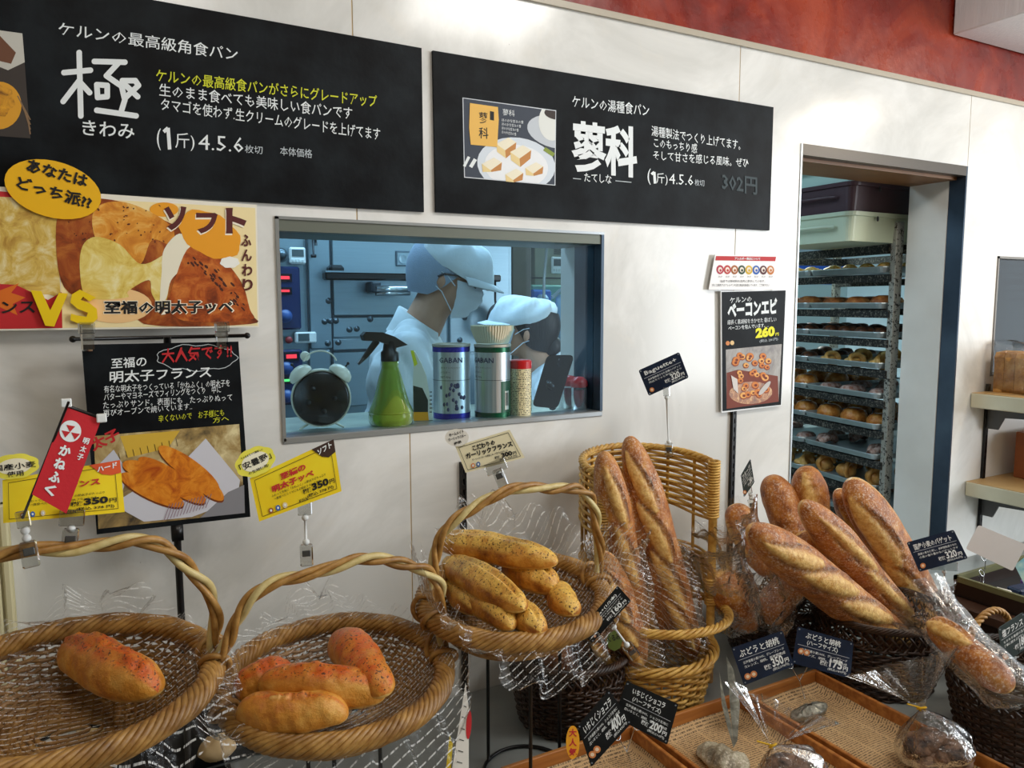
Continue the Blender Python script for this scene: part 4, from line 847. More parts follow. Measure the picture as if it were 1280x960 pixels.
# tins
def curved_text(t, ctr, r, a0, z0, h, m, parent, bold=.0, name='lettering'):
    V, Fc = glyphs(t, bold); x = V[:, 0] / .72 * h; a = a0 + x / r
    # text runs to the viewer's right: angle increases to the right
    P = np.stack([ctr[0] + r * np.sin(a), ctr[1] - r * np.cos(a), ctr[2] + z0 + V[:, 1] / .72 * h], -1); tag(MB().add(P, Fc).build(name, m, parent), kind='stuff')
def tin(P, r, h, colr, name, label, off):
    T = thing(name, label, 'tin', P); cyl = lambda r_, z0, z1, nm, m: MB().lathe([(0, z0), (r_, z0), (r_, z1), (0, z1)], P, 40).build(nm, m, T)
    sil = mat('brushed_tin', 'DDE0E2', .30, .7, var='C2C8CC', scale=4, stretch=(40, 40, 1)); m = mat('tin_band_' + colr, colr, .25, .4)
    def side(z0, z1, nm, mm, rr=0.): return MB().lathe([(r + rr, z0), (r + rr, z1)], P, 48).build(nm, mm, T, True)
    MB().lathe([(0, 0), (r - .002, 0), (r - .002, h - .006), (0, h - .006)], P, 40).build('tin_core', sil, T); side(.0, .014, 'base_band', m, .0006); side(.014, h * .52, 'lower_wrap', sil); side(h * .525, h * .90, 'upper_wrap', sil); side(h * .52, h * .525, 'waist_line', M_BLK, .0004); side(h * .90, h * .965, 'top_band', m, .0006)
    MB().lathe([(0, h - .002), (r - .004, h - .002), (r - .003, h + .001), (r + .0015, h + .001), (r + .0015, h - .005), (r, h - .005)], P, 40).build('lid', mat('lid_cream', 'B8B4A6', .4), T)
    curved_text('GABAN', P, r + .001, -1.0 + off, h * .76, .013, ink('1E2A5A'), T, .01)
    for k, s_ in enumerate(('ホワイトペッパー', 'パウダー', 'NET 420g')): curved_text(s_, P, r + .001, -.9 + off, h * .68 - k * .011, .0045, ink('4A5058'), T)
    return T
P = onsill(565, 521); Tb = tin(P, .0455, .180, '2A2A9C', 'spice_tin', 'tall silver spice tin with blue bands and blue lettering', -.12)
m = MB()
rg = random.Random(3)
for k in range(26): a = rg.uniform(-1.0, .3); z_ = rg.uniform(.022, .088); m.ball(P + (.0458 * sin(a), -.0458 * cos(a), z_), (.004, .0012, .005), 5)
tag(m.build('peppercorn_print', ink('3A3C5A'), Tb, True), kind='stuff')
P = onsill(616, 520); Tg = tin(P, .0445, .178, '0F5A3C', 'spice_tin', 'tall silver spice tin with green bands under the stack of paper baking cups', -.75)
a0 = .0; G = np.array([[P + np.array([.0452 * sin(a), -.0452 * cos(a), z_]) for a in np.linspace(a0, a0 + .9, 10)] for z_ in (.014, .090)]); MB().grid(G).build('green_side_label', mat('label_green', '14553A', .35), Tg)
G = np.array([[P + np.array([.0455 * sin(a), -.0455 * cos(a), z_]) for a in np.linspace(a0 + .25, a0 + .55, 5)] for z_ in (.02, .066)]); bc_ = MB().grid(G).build('barcode_label', mat('label_pale', 'CFD3CC', .5), Tg)
m = MB()
for k in range(12): a = a0 + .28 + k * .021; m.grid(np.array([[P + np.array([.0457 * sin(a + d), -.0457 * cos(a + d), z_]) for d in (0, .009)] for z_ in (.03, .062)]))
tag(m.build('barcode_lines', BK, bc_), kind='stuff')
T = thing('baking_cup_stack', 'stack of fluted white paper baking cups on top of the green banded tin', 'baking cups', P + (0, 0, .180), 'paper baking cups')
def cup(z0, m_, nm, r0=.040, r1=.052, h=.034):
    th = np.arange(96) * 2 * pi / 96; G = []
    for v in np.linspace(0, 1, 4): rr = r0 + (r1 - r0) * v + .0014 * (1 if 1 else 0) * np.where(np.arange(96) % 2, 1, -1) * (v ** .5); G.append(np.stack([P[0] + rr * np.cos(th), P[1] + rr * np.sin(th), np.full(96, P[2] + .180 + z0 + h * v)], -1))
    return MB().grid(np.array(G), cv=True).build(nm, m_, T)
m_cup = mat('waxed_paper', 'E9E4CC', .6)
for k in range(5): cup(.0015 + k * .0022, m_cup, 'paper_cup', .0395 + k * .0003)
cup(.015, M_BLK, 'dark_paper_cup', .041, .0505, .022); MB().lathe([(0, .0005), (.0395, .0005)], P + (0, 0, .180), 32).build('cup_base', m_cup, T)
# red lid canister
P = onsill(651, 519); T = thing('spice_canister', 'cream printed spice canister with a flat red lid beside the phone', 'canister', P); r = .0265; h = .118
t = NT('canister_label'); ln = t.math('LESS_THAN', t.math('FRACT', t.math('MULTIPLY', t.N('ShaderNodeSeparateXYZ', {'Vector': t.obj()}).outputs['Z'], 230)), .5); nz = t.math('GREATER_THAN', t.noise(1., 1, stretch=(420, 420, 230)), .5); t.set(t.b.inputs['Base Color'], t.mix(t.math('MULTIPLY', ln, nz), hx('EADFB4'), hx('3A3630'))); t.b.inputs['Roughness'].default_value = .4
MB().lathe([(0, 0), (r, 0), (r, h), (0, h)], P, 32).build('label_wrap', t.m, T); MB().lathe([(0, h), (r + .001, h), (r + .001, h + .018), (r - .002, h + .021), (0, h + .021)], P, 32).build('lid', mat('lid_red', 'C01E22', .3), T)
G = np.array([[P + np.array([(r + .0006) * sin(a), -(r + .0006) * cos(a), z_]) for a in np.linspace(.9, 1.4, 6)] for z_ in (.07, .115)]); MB().grid(G).build('red_side_patch', ink('C4252B'), T)
G = np.array([[P + np.array([(r + .0006) * sin(a), -(r + .0006) * cos(a), z_]) for a in np.linspace(.9, 1.5, 6)] for z_ in (.01, .05)]); MB().grid(G).build('green_side_patch', ink('4A6A3A'), T)
# phone on a stand
P = onsill(676, 518); P[1] = .085
S = Sign(PY(690, 478, .075), (-.55, -.80, .22)); T = thing('phone', 'black phone leaning on a stand, camera lenses towards us, right part of the sill', 'phone', S.at(680, 512))
q = [np.array(a, float) for a in ((684, 444), (718, 444), (697, 511), (665, 508))]; Qr = []
for i in range(4):
    a, b_, c_ = q[i - 1], q[i], q[(i + 1) % 4]; d1 = (a - b_) / np.linalg.norm(a - b_); d2 = (c_ - b_) / np.linalg.norm(c_ - b_)
    for t_ in np.linspace(0, 1, 5): Qr.append(b_ + d1 * 7 * (1 - t_) ** 2 + d2 * 7 * t_ ** 2)
MB().prism([S.at(*a, .004) for a in Qr], -S.n * .009).build('phone_body', mat('phone_black', '0A0B0E', .12, coat=.5), T); S.T = T
m = MB()
for px, py, r_ in ((700, 451, .0055), (699, 457, .0055), (706, 454, .004)):
    Mn = frame(S.at(px, py, .004), (1, .0, 0), S.n); m.lathe([(0, .0012), (r_ * .6, .0014), (r_, .0018), (r_ * 1.1, 0)], (0, 0, 0), 16, Mn)
m.build('camera_lens', mat('lens_glass', '1A1C22', .05, .3), T, True)
Mn = frame(S.at(689, 481, .004), (1, 0, 0), S.n); MB().lathe([(0, .004), (.014, .004), (.0155, 0)], (0, 0, 0), 24, Mn).build('grip_disc', mat('disc_black', '050506', .25), T, True)
a = np.linspace(0, 2 * pi, 25)[:-1]; pr = S.at(692, 503, -.008); m = MB(); m.tube([pr + np.array([.013 * cos(t_), .004, .016 * sin(t_) - .002]) for t_ in a], .0028, 6, True); m.build('ring_stand', M_BLK, T, True)
for px, py, l in ((723.5, 512, 'small glass spice jar with a domed red lid at the right end'), (711.5, 510, 'small glass spice jar with a red lid half hidden behind the leaning phone')):
    P = onsill(px, py); P[1] = min(P[1], .12); T = thing('spice_jar', l, 'jar', P, 'small red lid spice jars'); r = .0205
    MB().lathe([(0, .004), (r - .0015, .004), (r - .0015, .052), (0, .052)], P, 24).build('spice_fill', mat('dark_red_spice', '6A1A2C', .8, var='8A3040', scale=300), T, True)
    MB().lathe([(0, 0), (r, 0), (r, .058), (r - .003, .062)], P, 24).build('glass_body', glass_mat('jar_glass', (.92, .86, .88), .9, .02, .05), T, True); MB().lathe([(r, .060), (r + .003, .064), (r + .002, .076), (.012, .086), (0, .088)], P, 24).build('lid', mat('jar_lid_red', 'C8202A', .25), T, True)

# ------------------------------------------------------------------ rack with trays in the doorway
RA = radians(-9); RO = np.array([2.648, .30, 0])
def rk(x, y, z): v = rotz(np.array([x, y, z], float), RA)[0] if False else np.array([x * cos(RA) - y * sin(RA), x * sin(RA) + y * cos(RA), z]); return RO + v
RM = np.eye(4); RM[:3, :3] = [[cos(RA), -sin(RA), 0], [sin(RA), cos(RA), 0], [0, 0, 1]]; RM[:3, 3] = RO
t = NT('worn_aluminium'); sp = t.ramp(t.noise(90, 4, .7), (.54, 0), (.60, 1)); t.set(t.b.inputs['Base Color'], t.mix(sp, hx('A7A59B'), hx('26221C'))); t.b.inputs['Roughness'].default_value = .5; t.b.inputs['Metallic'].default_value = .3; m_worn = t.m
t = NT('sooty_runner'); sp = t.ramp(t.noise(110, 4, .7), (.52, 0), (.60, 1)); t.set(t.b.inputs['Base Color'], t.mix(sp, hx('141310'), hx('6E6A60'))); t.b.inputs['Roughness'].default_value = .6; m_soot = t.m
rack = thing('tray_rack', 'tall worn aluminium rack of bread trays standing in the doorway', 'rack', RO + (0.2, .4, 0))
ZR = [1.615, 1.478, 1.365, 1.247, 1.129, 1.009, .890, .767, .65, .53, .41, .29]
for x in (.03, .58):
    for y in (-.045, .86): m = MB(); m.box(x - .018, x + .018, y, y + .028, 0, 1.76 if x > .3 or y > 0 else 1.795, RM, .002); m.build('post', m_worn, rack)
for z in ZR:
    for x in (.018, .575): m = MB(); m.box(x - .012, x + .018, -.03, .88, z - .042, z - .012, RM, .002); m.build('runner', m_soot, rack)
m = MB(); m.box(.0, .62, -.02, .01, 1.68, 1.714, RM); m.box(.0, .62, .85, .888, 1.68, 1.714, RM); m.box(.0, .03, -.02, .88, 1.68, 1.714, RM); m.box(.59, .62, -.02, .88, 1.68, 1.714, RM); m.build('top_frame', m_soot, rack)
m_tray = mat('tray_aluminium', 'B9C4C6', .35, .6, var='A3AEB0', scale=6)
def tray_mesh():
    m = MB(); W_, D_, r = .57, .385, .02
    def ringp(o, z):
        P = []
        for cx, cy, a0 in ((W_ - r, r, -pi / 2), (W_ - r, D_ - r, 0), (r, D_ - r, pi / 2), (r, r, pi)):
            for a in np.linspace(a0, a0 + pi / 2, 5): P.append((cx + (r + o) * cos(a), cy + (r + o) * sin(a), z))
        return P
    m.grid([ringp(-.0, -.004), ringp(.008, .016), ringp(.012, .017), ringp(.013, .014), ringp(.003, -.006)], cv=True); m.poly(ringp(0, -.004)); return m.mesh('tray', m_tray, np.zeros(3))
TM = tray_mesh(); ords = ['topmost', 'second', 'third', 'fourth', 'fifth', 'sixth', 'seventh', 'eighth', 'ninth', 'tenth']
trays = []
for i, z in enumerate(ZR[:10]):
    for j in (0, 1):
        o = bpy.data.objects.new('sheet_tray', TM); COL.objects.link(o); o.location = [float(v) for v in rk(.0, .0 + j * .41, z)]; o.rotation_euler[2] = RA
        tag(o, '%s sheet tray on the %s level of the rack' % (('near', 'far')[j], ords[i]), 'tray', 'sheet trays on the rack'); trays.append(o)
# ------------------------------------------------------------------ baskets
def tiltx(P, c, t):
    P = np.asarray(P, float) - c; M = np.array([[1, 0, 0], [0, cos(t), -sin(t)], [0, sin(t), cos(t)]]); return P @ M.T + c
def oval_basket(c, a, b, depth, tilt, label, seed, H=.20):
    """low oval tray of woven rattan with a rope rim and an arched twisted handle; c = rim centre"""
    rg = np.random.default_rng(seed); c = np.array(c, float); T = thing('handled_basket', label, 'basket', c + (0, 0, -depth), 'rattan handle baskets on the stands')
    tx = lambda P: tiltx(np.asarray(P) + c, c, tilt)
    # rope rim
    m = MB(); n = 230; th = np.arange(n) * 2 * pi / n; tw = 9; Rr = .0135
    for k in range(10):
        ph = tw * th + 2 * pi * k / 10; rr = Rr * (1 + .05 * np.sin(3 * th + k))
        P = np.stack([(a + rr * np.cos(ph)) * np.cos(th), (b + rr * np.cos(ph)) * np.sin(th), rr * np.sin(ph) * 1.05], -1); m.tube(tx(P), .0049, 6, True)
    tag(m.build('rope_rim', M_WICK, T, True), kind='stuff')
    # woven body: stakes and weavers
    prof = lambda s: (.02 + .98 * s ** .62 if s < .55 else (.02 + .98 * .55 ** .62) + (1. - (.02 + .98 * .55 ** .62)) * ((s - .55) / .45) ** .9, -depth + depth * max(0, (s - .35) / .65) ** 1.6)
    def at(s, t, o=0.): r, z = prof(s); return np.array([a * r * cos(t), b * r * sin(t), z + o])
    m = MB(); ns = 36
    for j in range(ns): t = 2 * pi * j / ns; m.tube(tx([at(s, t) for s in np.linspace(.12, .985, 12)]), .0024, 5)
    tag(m.build('stake', M_WICK, T, True), kind='stuff')
    m = MB(); n = ns * 4; th = np.arange(n) * 2 * pi / n; nr = 31
    for k in range(nr):
        s = .10 + .87 * k / (nr - 1); r, z = prof(s); A_ = .0036; w_ = A_ * np.cos(ns / 2 * th + pi * k); dz = w_ * .6
        m.tube(tx(np.stack([(a * r - .0 + w_ * .8) * np.cos(th), (b * r + w_ * .8) * np.sin(th), z + dz + rg.normal(0, .0006) + 0 * th], -1)), .0037, 5, True)
    tag(m.build('woven_body', M_WICK, T, True), kind='stuff')
    m = MB(); a_ = np.linspace(0, 2 * pi, 9)[:-1]
    for k in range(5): u = np.linspace(0, 2 * pi, 30)[:-1]; m.tube(tx(np.stack([(.012 + .010 * k + a * .0) * 1.9 * np.cos(u), (.008 + .008 * k) * np.sin(u), -depth + 0 * u + .001], -1)), .0036, 5, True)
    tag(m.build('base_coil', M_WICK, T, True), kind='stuff')
    # handle
    n = 150; t = np.linspace(0, pi, n); cx = np.cos(t); hx_ = np.sign(cx) * np.abs(cx) ** .72 * (a + .004); hz = np.sin(t) ** .62 * H
    base = np.stack([hx_, 0 * t, hz + .0], -1); base = spline(base[::6], n); d = np.gradient(base, axis=0); d /= np.linalg.norm(d, axis=1)[:, None]; nn = np.stack([-d[:, 2], 0 * t, d[:, 0]], -1); bb = np.array([0, 1., 0]) + 0 * base
    arc = np.cumsum(np.linalg.norm(np.gradient(base, axis=0), axis=1)); wob = .0045 * np.sin(arc * 40 + seed)
    for k, (mt_, nm, r, ra) in enumerate(((M_WICK, 'handle_strand', .0058, .0052), (M_WICK, 'handle_strand', .0058, .0052), (M_PALE, 'pale_handle_strand', .0058, .0056))):
        ph = arc * 2 * pi / .155 + 2 * pi * k / 3 + .4 * np.sin(arc * 23 + k); rr = r + .0012 * np.sin(arc * 31 + k * 2)
        P = base + nn * (rr * np.cos(ph) + wob)[:, None] + bb * (rr * np.sin(ph))[:, None]
        tail = np.array([P[0] + (0, 0, -.002), P[-1]]); m = MB(); m.tube(tx(P), ra, 7); m.build(nm, mt_, T, True)
    for s_ in (-1, 1):
        m = MB()
        for k in range(2):
            u = np.linspace(0, 2 * pi, 26)[:-1]; oy = (-.018, .016)[k]
            m.tube(tx(np.stack([s_ * (a + .001) + s_ * .0205 * np.cos(u), oy * (1 + .5 * np.sin(u)) + .006 * np.cos(u) * (1 if k else -1), .019 * np.sin(u) * 1.1 + .002], -1)), .0048, 6, True)
        m.build('handle_lashing', M_WICK, T, True)
    return T, tx, prof
def ring_stand(c, ztop, r, label, hole=False):
    T = thing('wire_stand', label, 'stand', (c[0], c[1], .56), 'black wire stands under the baskets'); m = MB(); u = np.linspace(0, 2 * pi, 41)[:-1]
    m.tube([(c[0] + r * cos(t), c[1] + r * sin(t), .5645) for t in u], .0038, 8, True); m.build('base_ring', M_BLK, T, True)
    for k in range(3):
        t = 2.2 + k * 2 * pi / 3; p = np.array([c[0] + r * cos(t), c[1] + r * sin(t), .566]); MB().tube([p, p + (0, 0, .02), (p[0], p[1], ztop)], .0036, 8).build('rod', M_BLK, T, True)
    m = MB(); m.tube([(c[0] + r * cos(t), c[1] + r * sin(t), ztop) for t in u], .0036, 8, True); m.build('top_ring', M_BLK, T, True)
TL = .20
BK1 = np.array([-.060, -.40, .960]); BK2 = np.array([.322, -.41, .888]); BK3 = np.array([.662, -.40, .957])
B1, tx1, pf = oval_basket(BK1, .192, .15, .075, TL, 'leftmost rattan handle basket, holding a single loaf and cut by the photo edge', 1, .222)
B2, tx2, _ = oval_basket(BK2, .180, .15, .075, TL, 'middle rattan handle basket, lowest of the three, holding four soft rolls', 5, .208)
B3, tx3, _ = oval_basket(BK3, .174, .14, .075, TL, 'rattan handle basket piled with garlic breads below the kitchen window', 9, .218)
ring_stand((BK1[0], BK1[1] - .005), BK1[2] - .092, .07, 'black wire stand under the leftmost handle basket')
ring_stand((BK2[0], BK2[1] - .005), BK2[2] - .092, .07, 'black wire stand under the basket of four soft rolls')
ring_stand((.715, -.345), BK3[2] - .088, .085, 'black wire ring stand under the garlic bread basket')

def round_basket(c, rt, rb_, z0, z1, label, m_, seed, cross=True, nst=44, nr=17, rad=.0032):
    rg = np.random.default_rng(seed); c = np.array([c[0], c[1], 0.]); T = thing('wicker_basket', label, 'basket', (c[0], c[1], z0)); h = z1 - z0
    R_ = lambda s: rb_ + (rt - rb_) * s ** .8; m = MB()
    for j in range(nst): t = 2 * pi * j / nst; m.tube([c + np.array([R_(s) * cos(t), R_(s) * sin(t), z0 + h * s]) for s in (0.01, .35, .7, .97)], rad * .8, 5)
    tag(m.build('stake', m_, T, True), kind='stuff'); m = MB(); th = np.arange(nst * 4) * 2 * pi / (nst * 4)
    for k in range(nr):
        s = .02 + (.72 if cross else .93) * k / (nr - 1); w_ = rad * 1.0 * np.cos(nst / 2 * th + pi * k); rr = R_(s) + w_
        m.tube(np.stack([c[0] + rr * np.cos(th), c[1] + rr * np.sin(th), z0 + h * s + rg.normal(0, .0008) + .0012 * np.sin(3 * th + k)], -1), rad, 5, True)
    tag(m.build('woven_side', m_, T, True), kind='stuff'); m = MB()
    if cross:  # open diamond border plaited over the top
        for d in (-1, 1):
            for j in range(nst): t0 = 2 * pi * j / nst; m.tube([c + np.array([(R_(.72 + .28 * u) + d * .003 * cos(u * 6)) * cos(t0 + d * u * .30), (R_(.72 + .28 * u) + d * .003 * cos(u * 6)) * sin(t0 + d * u * .30), z0 + h * (.72 + .29 * u)]) for u in np.linspace(0, 1, 7)], rad * .9, 5)
        tag(m.build('plaited_border', m_, T, True), kind='stuff'); m = MB()
    for k in range(7):
        ph = 13 * th + 2 * pi * k / 7; q = .0065 if cross else .008
        m.tube(np.stack([c[0] + (rt + q * np.cos(ph)) * np.cos(th), c[1] + (rt + q * np.cos(ph)) * np.sin(th), z1 + q * np.sin(ph)], -1), rad, 5, True)
    tag(m.build('rolled_rim', m_, T, True), kind='stuff'); m = MB(); m.lathe([(0, z0 + .003), (rb_, z0 + .003), (rb_, z0 + .008), (0, z0 + .008)], c, 30); m.build('base_disc', m_, T); return T
round_basket((.905, -.205), .135, .108, .562, .725, 'round dark wicker basket partly hidden below the garlic bread basket', M_WICKD, 2)
round_basket((1.585, -.19), .145, .115, .562, .71, 'round dark wicker basket behind the two grape and walnut price cards', M_WICKD, 3)
round_basket((1.675, -.43), .155, .125, .562, .745, 'dark wicker basket holding the steeply leaning baguettes right of the cards', M_WICKD, 4)
B4 = round_basket((1.69, -.785), .165, .13, .562, .728, 'large dark wicker basket with a looped handle at the bottom right', M_WICKD, 6)
m = MB(); 
for k in range(3):
    u = np.linspace(0, pi, 60); ph = u * 12 + 2 * pi * k / 3; m.tube(np.stack([1.745 + (.12 + .005 * np.cos(ph)) * np.cos(u) * .7, -.66 + .005 * np.sin(ph), .728 + (.075 + .005 * np.cos(ph)) * np.sin(u)], -1), .004, 6)
m.build('loop_handle', M_WICK, B4, True)
# tall honey coloured basket
TC = np.array([1.122, -.22, 0.]); TR = .160
TB = thing('tall_bread_basket', 'tall honey coloured wicker baguette basket with a high woven back and a hoop', 'basket', (TC[0], TC[1], .56))
rg = np.random.default_rng(8); m = MB(); nst = 34
for j in range(nst): t = 2 * pi * j / nst; m.tube([TC + np.array([r * cos(t), r * sin(t), z]) for r, z in ((.124, .564), (.134, .61), (.144, .665), (.149, .69))], .003, 5)
tag(m.build('bowl_stake', M_WICKL, TB, True), kind='stuff'); m = MB(); th = np.arange(nst * 5) * 2 * pi / (nst * 5)
for k in range(13):
    s = k / 12; rr = .125 + .024 * s + .0042 * np.cos(nst / 2 * th + pi * k); m.tube(np.stack([TC[0] + rr * np.cos(th), TC[1] + rr * np.sin(th), .568 + .105 * s + .0022 * np.sin(2 * th + k * 1.7) + rg.normal(0, .001)], -1), .0042, 6, True)
tag(m.build('bowl_weave', M_WICKL, TB, True), kind='stuff'); m = MB()
for k in range(5):
    ph = 7 * th + 2 * pi * k / 5; m.tube(np.stack([TC[0] + (.152 + .009 * np.cos(ph)) * np.cos(th), TC[1] + (.152 + .009 * np.cos(ph)) * np.sin(th), .69 + .008 * np.sin(ph)], -1), .0044, 6, True)
tag(m.build('bowl_rim', M_WICKL, TB, True), kind='stuff')
A0, A1 = radians(-16), radians(192)
def arc(z, rr=TR, a0=A0, a1=A1, n=70, zf=None, wf=None): 
    t = np.linspace(a0, a1, n); r = rr + (wf(t) if wf else 0 * t); z_ = z + (zf(t) if zf else 0 * t); return np.stack([TC[0] + r * np.cos(t), TC[1] + r * np.sin(t), z_], -1)
npost = 9; tp = np.linspace(A0, A1, npost); top = lambda t: .022 * np.sin((t - A0) / (A1 - A0) * pi)
for j, t in enumerate(tp):
    e = j in (0, npost - 1); p = TC + np.array([TR * cos(t), TR * sin(t), 0]); m = MB().tube([p + (0, 0, .575), p + (0, 0, .8), p + (0, 0, 1.118 + float(top(t)))], .0105 if e else .0042, 9 if e else 6); m.build('corner_post' if e else 'spindle', M_WICKL, TB, True)
for nm, za, zb, k_n in (('upper_back_weave', .995, 1.112, 17), ('lower_back_weave', .80, .905, 14)):
    m = MB()
    for k in range(k_n):
        s = k / (k_n - 1); ph = pi * k; f = (npost - 1) * 2
        low = (lambda t, s=s, nm=nm: top(t) * s + (1 - s) * (-.018) * np.cos((t - A0) / (A1 - A0) * 2 * pi)) if nm[0] == 'u' else (lambda t, s=s: -.012 * np.cos((t - A0) / (A1 - A0) * 2 * pi) * s)
        m.tube(arc(za + (zb - za) * s, zf=low, wf=lambda t: .0052 * np.cos(f / 2 * (t - A0) / (A1 - A0) * pi * 2 / 2 + ph), n=90), .0037, 5)
    tag(m.build(nm, M_WICKL, TB, True), kind='stuff')
m = MB()
for k in range(3): m.tube(arc(1.118, zf=lambda t: top(t) + .004 * np.sin(20 * t + 2 * pi * k / 3), wf=lambda t: .005 * np.cos(20 * t + 2 * pi * k / 3), n=90), .0048, 6)
tag(m.build('top_edge', M_WICKL, TB, True), kind='stuff')
m = MB()
for t in (A0, A1):
    p = TC + np.array([TR * cos(t), TR * sin(t), 0])
    for z0, z1 in ((.99, 1.122), (.775, .835)):
        z = z0
        while z < z1: u = np.linspace(0, 2 * pi, 13)[:-1]; m.tube([p + (.0128 * cos(q), .0128 * sin(q), z + .001 * cos(q)) for q in u], .0031, 5, True); z += .0066
tag(m.build('post_binding', M_WICKL, TB, True), kind='stuff'); m = MB(); th = np.linspace(0, 2 * pi, 160)[:-1]
for k in range(5): ph = 12 * th + 2 * pi * k / 5; m.tube(np.stack([TC[0] + .012 + (.168 + .007 * np.cos(ph)) * np.cos(th), TC[1] - .01 + (.168 + .007 * np.cos(ph)) * np.sin(th), .775 + .007 * np.sin(ph) - .012 * np.sin(th + .6)], -1), .0040, 6, True)
tag(m.build('hoop', M_WICKL, TB, True), kind='stuff')

# ------------------------------------------------------------------ breads
def sm(x): x = np.clip(x, 0, 1); return x * x * (3 - 2 * x)
def bread(L, W, H, cuts=(), pt=2.6, ns=110, nt=44, lump=.004, seed=0, topband=None, split=None, taper=.0, flat=.5, bend=0.):
    """loaf along +x from 0 to L, up = +z.  cuts: (t0, phi0, t1, phi1, halfwidth); returns points and colours"""
    rg = np.random.default_rng(seed); t = np.linspace(0, 1, ns)[:, None]; ph = (np.arange(nt) * 2 * pi / nt - pi)[None, :]
    e = np.clip(1 - np.abs(2 * t - 1) ** pt, 0, 1) ** .5; e = e * (1 - taper * t)
    cs, sn = np.cos(ph), np.sin(ph); up = np.where(cs > 0, 1., flat)
    y = W / 2 * e * np.sign(sn) * np.abs(sn) ** .9; z = H * .62 * e * cs * up
    kx = rg.normal(size=6); lumpv = lump * (np.sin(t * 8 + kx[0]) * np.sin(ph + kx[1]) + .4 * np.sin(t * 17 + kx[2]) * np.cos(2 * ph + kx[3]) + .12 * np.sin(t * 43 + kx[4] + 3 * ph)) * e
    cut = 0 * t * ph; dis = lumpv; rdg = 0 * cut
    for (t0, p0, t1, p1, w_) in cuts:
        dt = t1 - t0; s = (t - t0) / dt; d = ph - (p0 + (p1 - p0) * s); prof = np.sqrt(np.clip(4 * s * (1 - s), 0, 1)); ins = ((s > 0) & (s < 1))
        q = d / (w_ * prof + 1e-6); mask = sm(1.35 - np.abs(q)) * ins; cut = np.maximum(cut, mask); rdg = np.maximum(rdg, ins * prof * np.exp(-((q - 1.32) / .20) ** 2) + ins * prof * .6 * np.exp(-((q + 1.15) / .15) ** 2))
        dis = dis + ins * (.0050 * np.clip(1 - q * q, 0, 1) - .0060 * np.exp(-((np.abs(q) - 1.05) / .16) ** 2) * prof + .0065 * np.exp(-((q - 1.3) / .17) ** 2) * prof)
    if split: dis = dis - split * np.exp(-(ph / .10) ** 2) * sm(t * 5) * sm((1 - t) * 5) + split * .3 * np.exp(-((np.abs(ph) - .28) / .14) ** 2) * sm(t * 5) * sm((1 - t) * 5)
    nl = np.sqrt(cs ** 2 + sn ** 2); y = y + dis * sn / nl; z = z + dis * cs * up / nl
    x = L * (t + .0 * ph) - L * .5 * 0; y = y + bend * np.sin(t * pi); g = 0 * ph + 0 * t
    if topband: g = sm((topband - np.abs(ph)) / .35) * (t > -1)
    elif len(cuts) > 1: g = rdg + 0 * t
    if split: cut = np.maximum(cut, np.exp(-(ph / .22) ** 2) * sm(t * 5) * sm((1 - t) * 5))
    un = sm((-cs - .1) * 2.2) + 0 * t
    return np.stack([x + g * 0, y + 0 * t, z], -1), np.stack([cut, g, un + 0 * t], -1)
def place_bread(name, label, cat, A, B, up, W, H, m_, group=None, roll=0., zc=0., **kw):
    A = np.array(A, float); B = np.array(B, float); L = np.linalg.norm(B - A); M = frame(A, B - A, up)
    if roll: c, s = cos(roll), sin(roll); y, z = M[:3, 1].copy(), M[:3, 2].copy(); M[:3, 1] = c * y + s * z; M[:3, 2] = -s * y + c * z
    P, C_ = bread(L, W, H, **kw); G = xf(M, P.reshape(-1, 3)).reshape(P.shape); b = MB(); b.grid(G, cv=True, c=C_)
    o = b.build(name, m_, None, True, base=(A + B) / 2); tag(o, label, cat, group); return o
def facing(P): v = CAM - np.asarray(P); return v / np.linalg.norm(v)
BAGC = ((.04, -.5, .31, .35, .46), (.25, -.45, .53, .4, .46), (.46, -.45, .74, .4, .46), (.68, -.4, .95, .4, .42))
def bag(label, a, b, ya, yb, W, H=None, roll=0., group=None, cuts=BAGC, m_=None, seed=1, **kw):
    A = PY(*a, ya) if ya < 0 else PZ(*a, ya); B = PY(*b, yb) if yb < 0 else PZ(*b, yb); return place_bread('baguette', label, 'baguette', A, B, facing((A + B) / 2), W, H or W * .95, m_ or M_BAG, group, roll, cuts=cuts, seed=seed, lump=.0028, pt=4.2, flat=.9, ns=150, **kw)
# tall basket
bag('tallest floury baguette in the honey wicker basket, scored and standing near its centre', (786, 545), (866, 822), -.22, -.27, .082, seed=3, roll=.1, taper=-.02)
bag('broad baguette at the left post of the honey wicker basket, behind wrapped ones', (754, 564), (800, 815), -.25, -.24, .078, seed=5, roll=-.2, cuts=((.05, -.3, .34, .3, .40), (.32, -.3, .62, .3, .36)))
bag('slim dusty baguette squeezed between the two broad ones in the honey basket', (768, 582), (830, 812), -.21, -.22, .066, seed=7, roll=.5, cuts=((.10, -.2, .5, .5, .3), (.5, -.2, .9, .4, .3)))
bag('floury baguette end low in the honey basket beneath the clear wrapping', (752, 690), (800, 830), -.31, -.30, .07, seed=8, roll=.2)
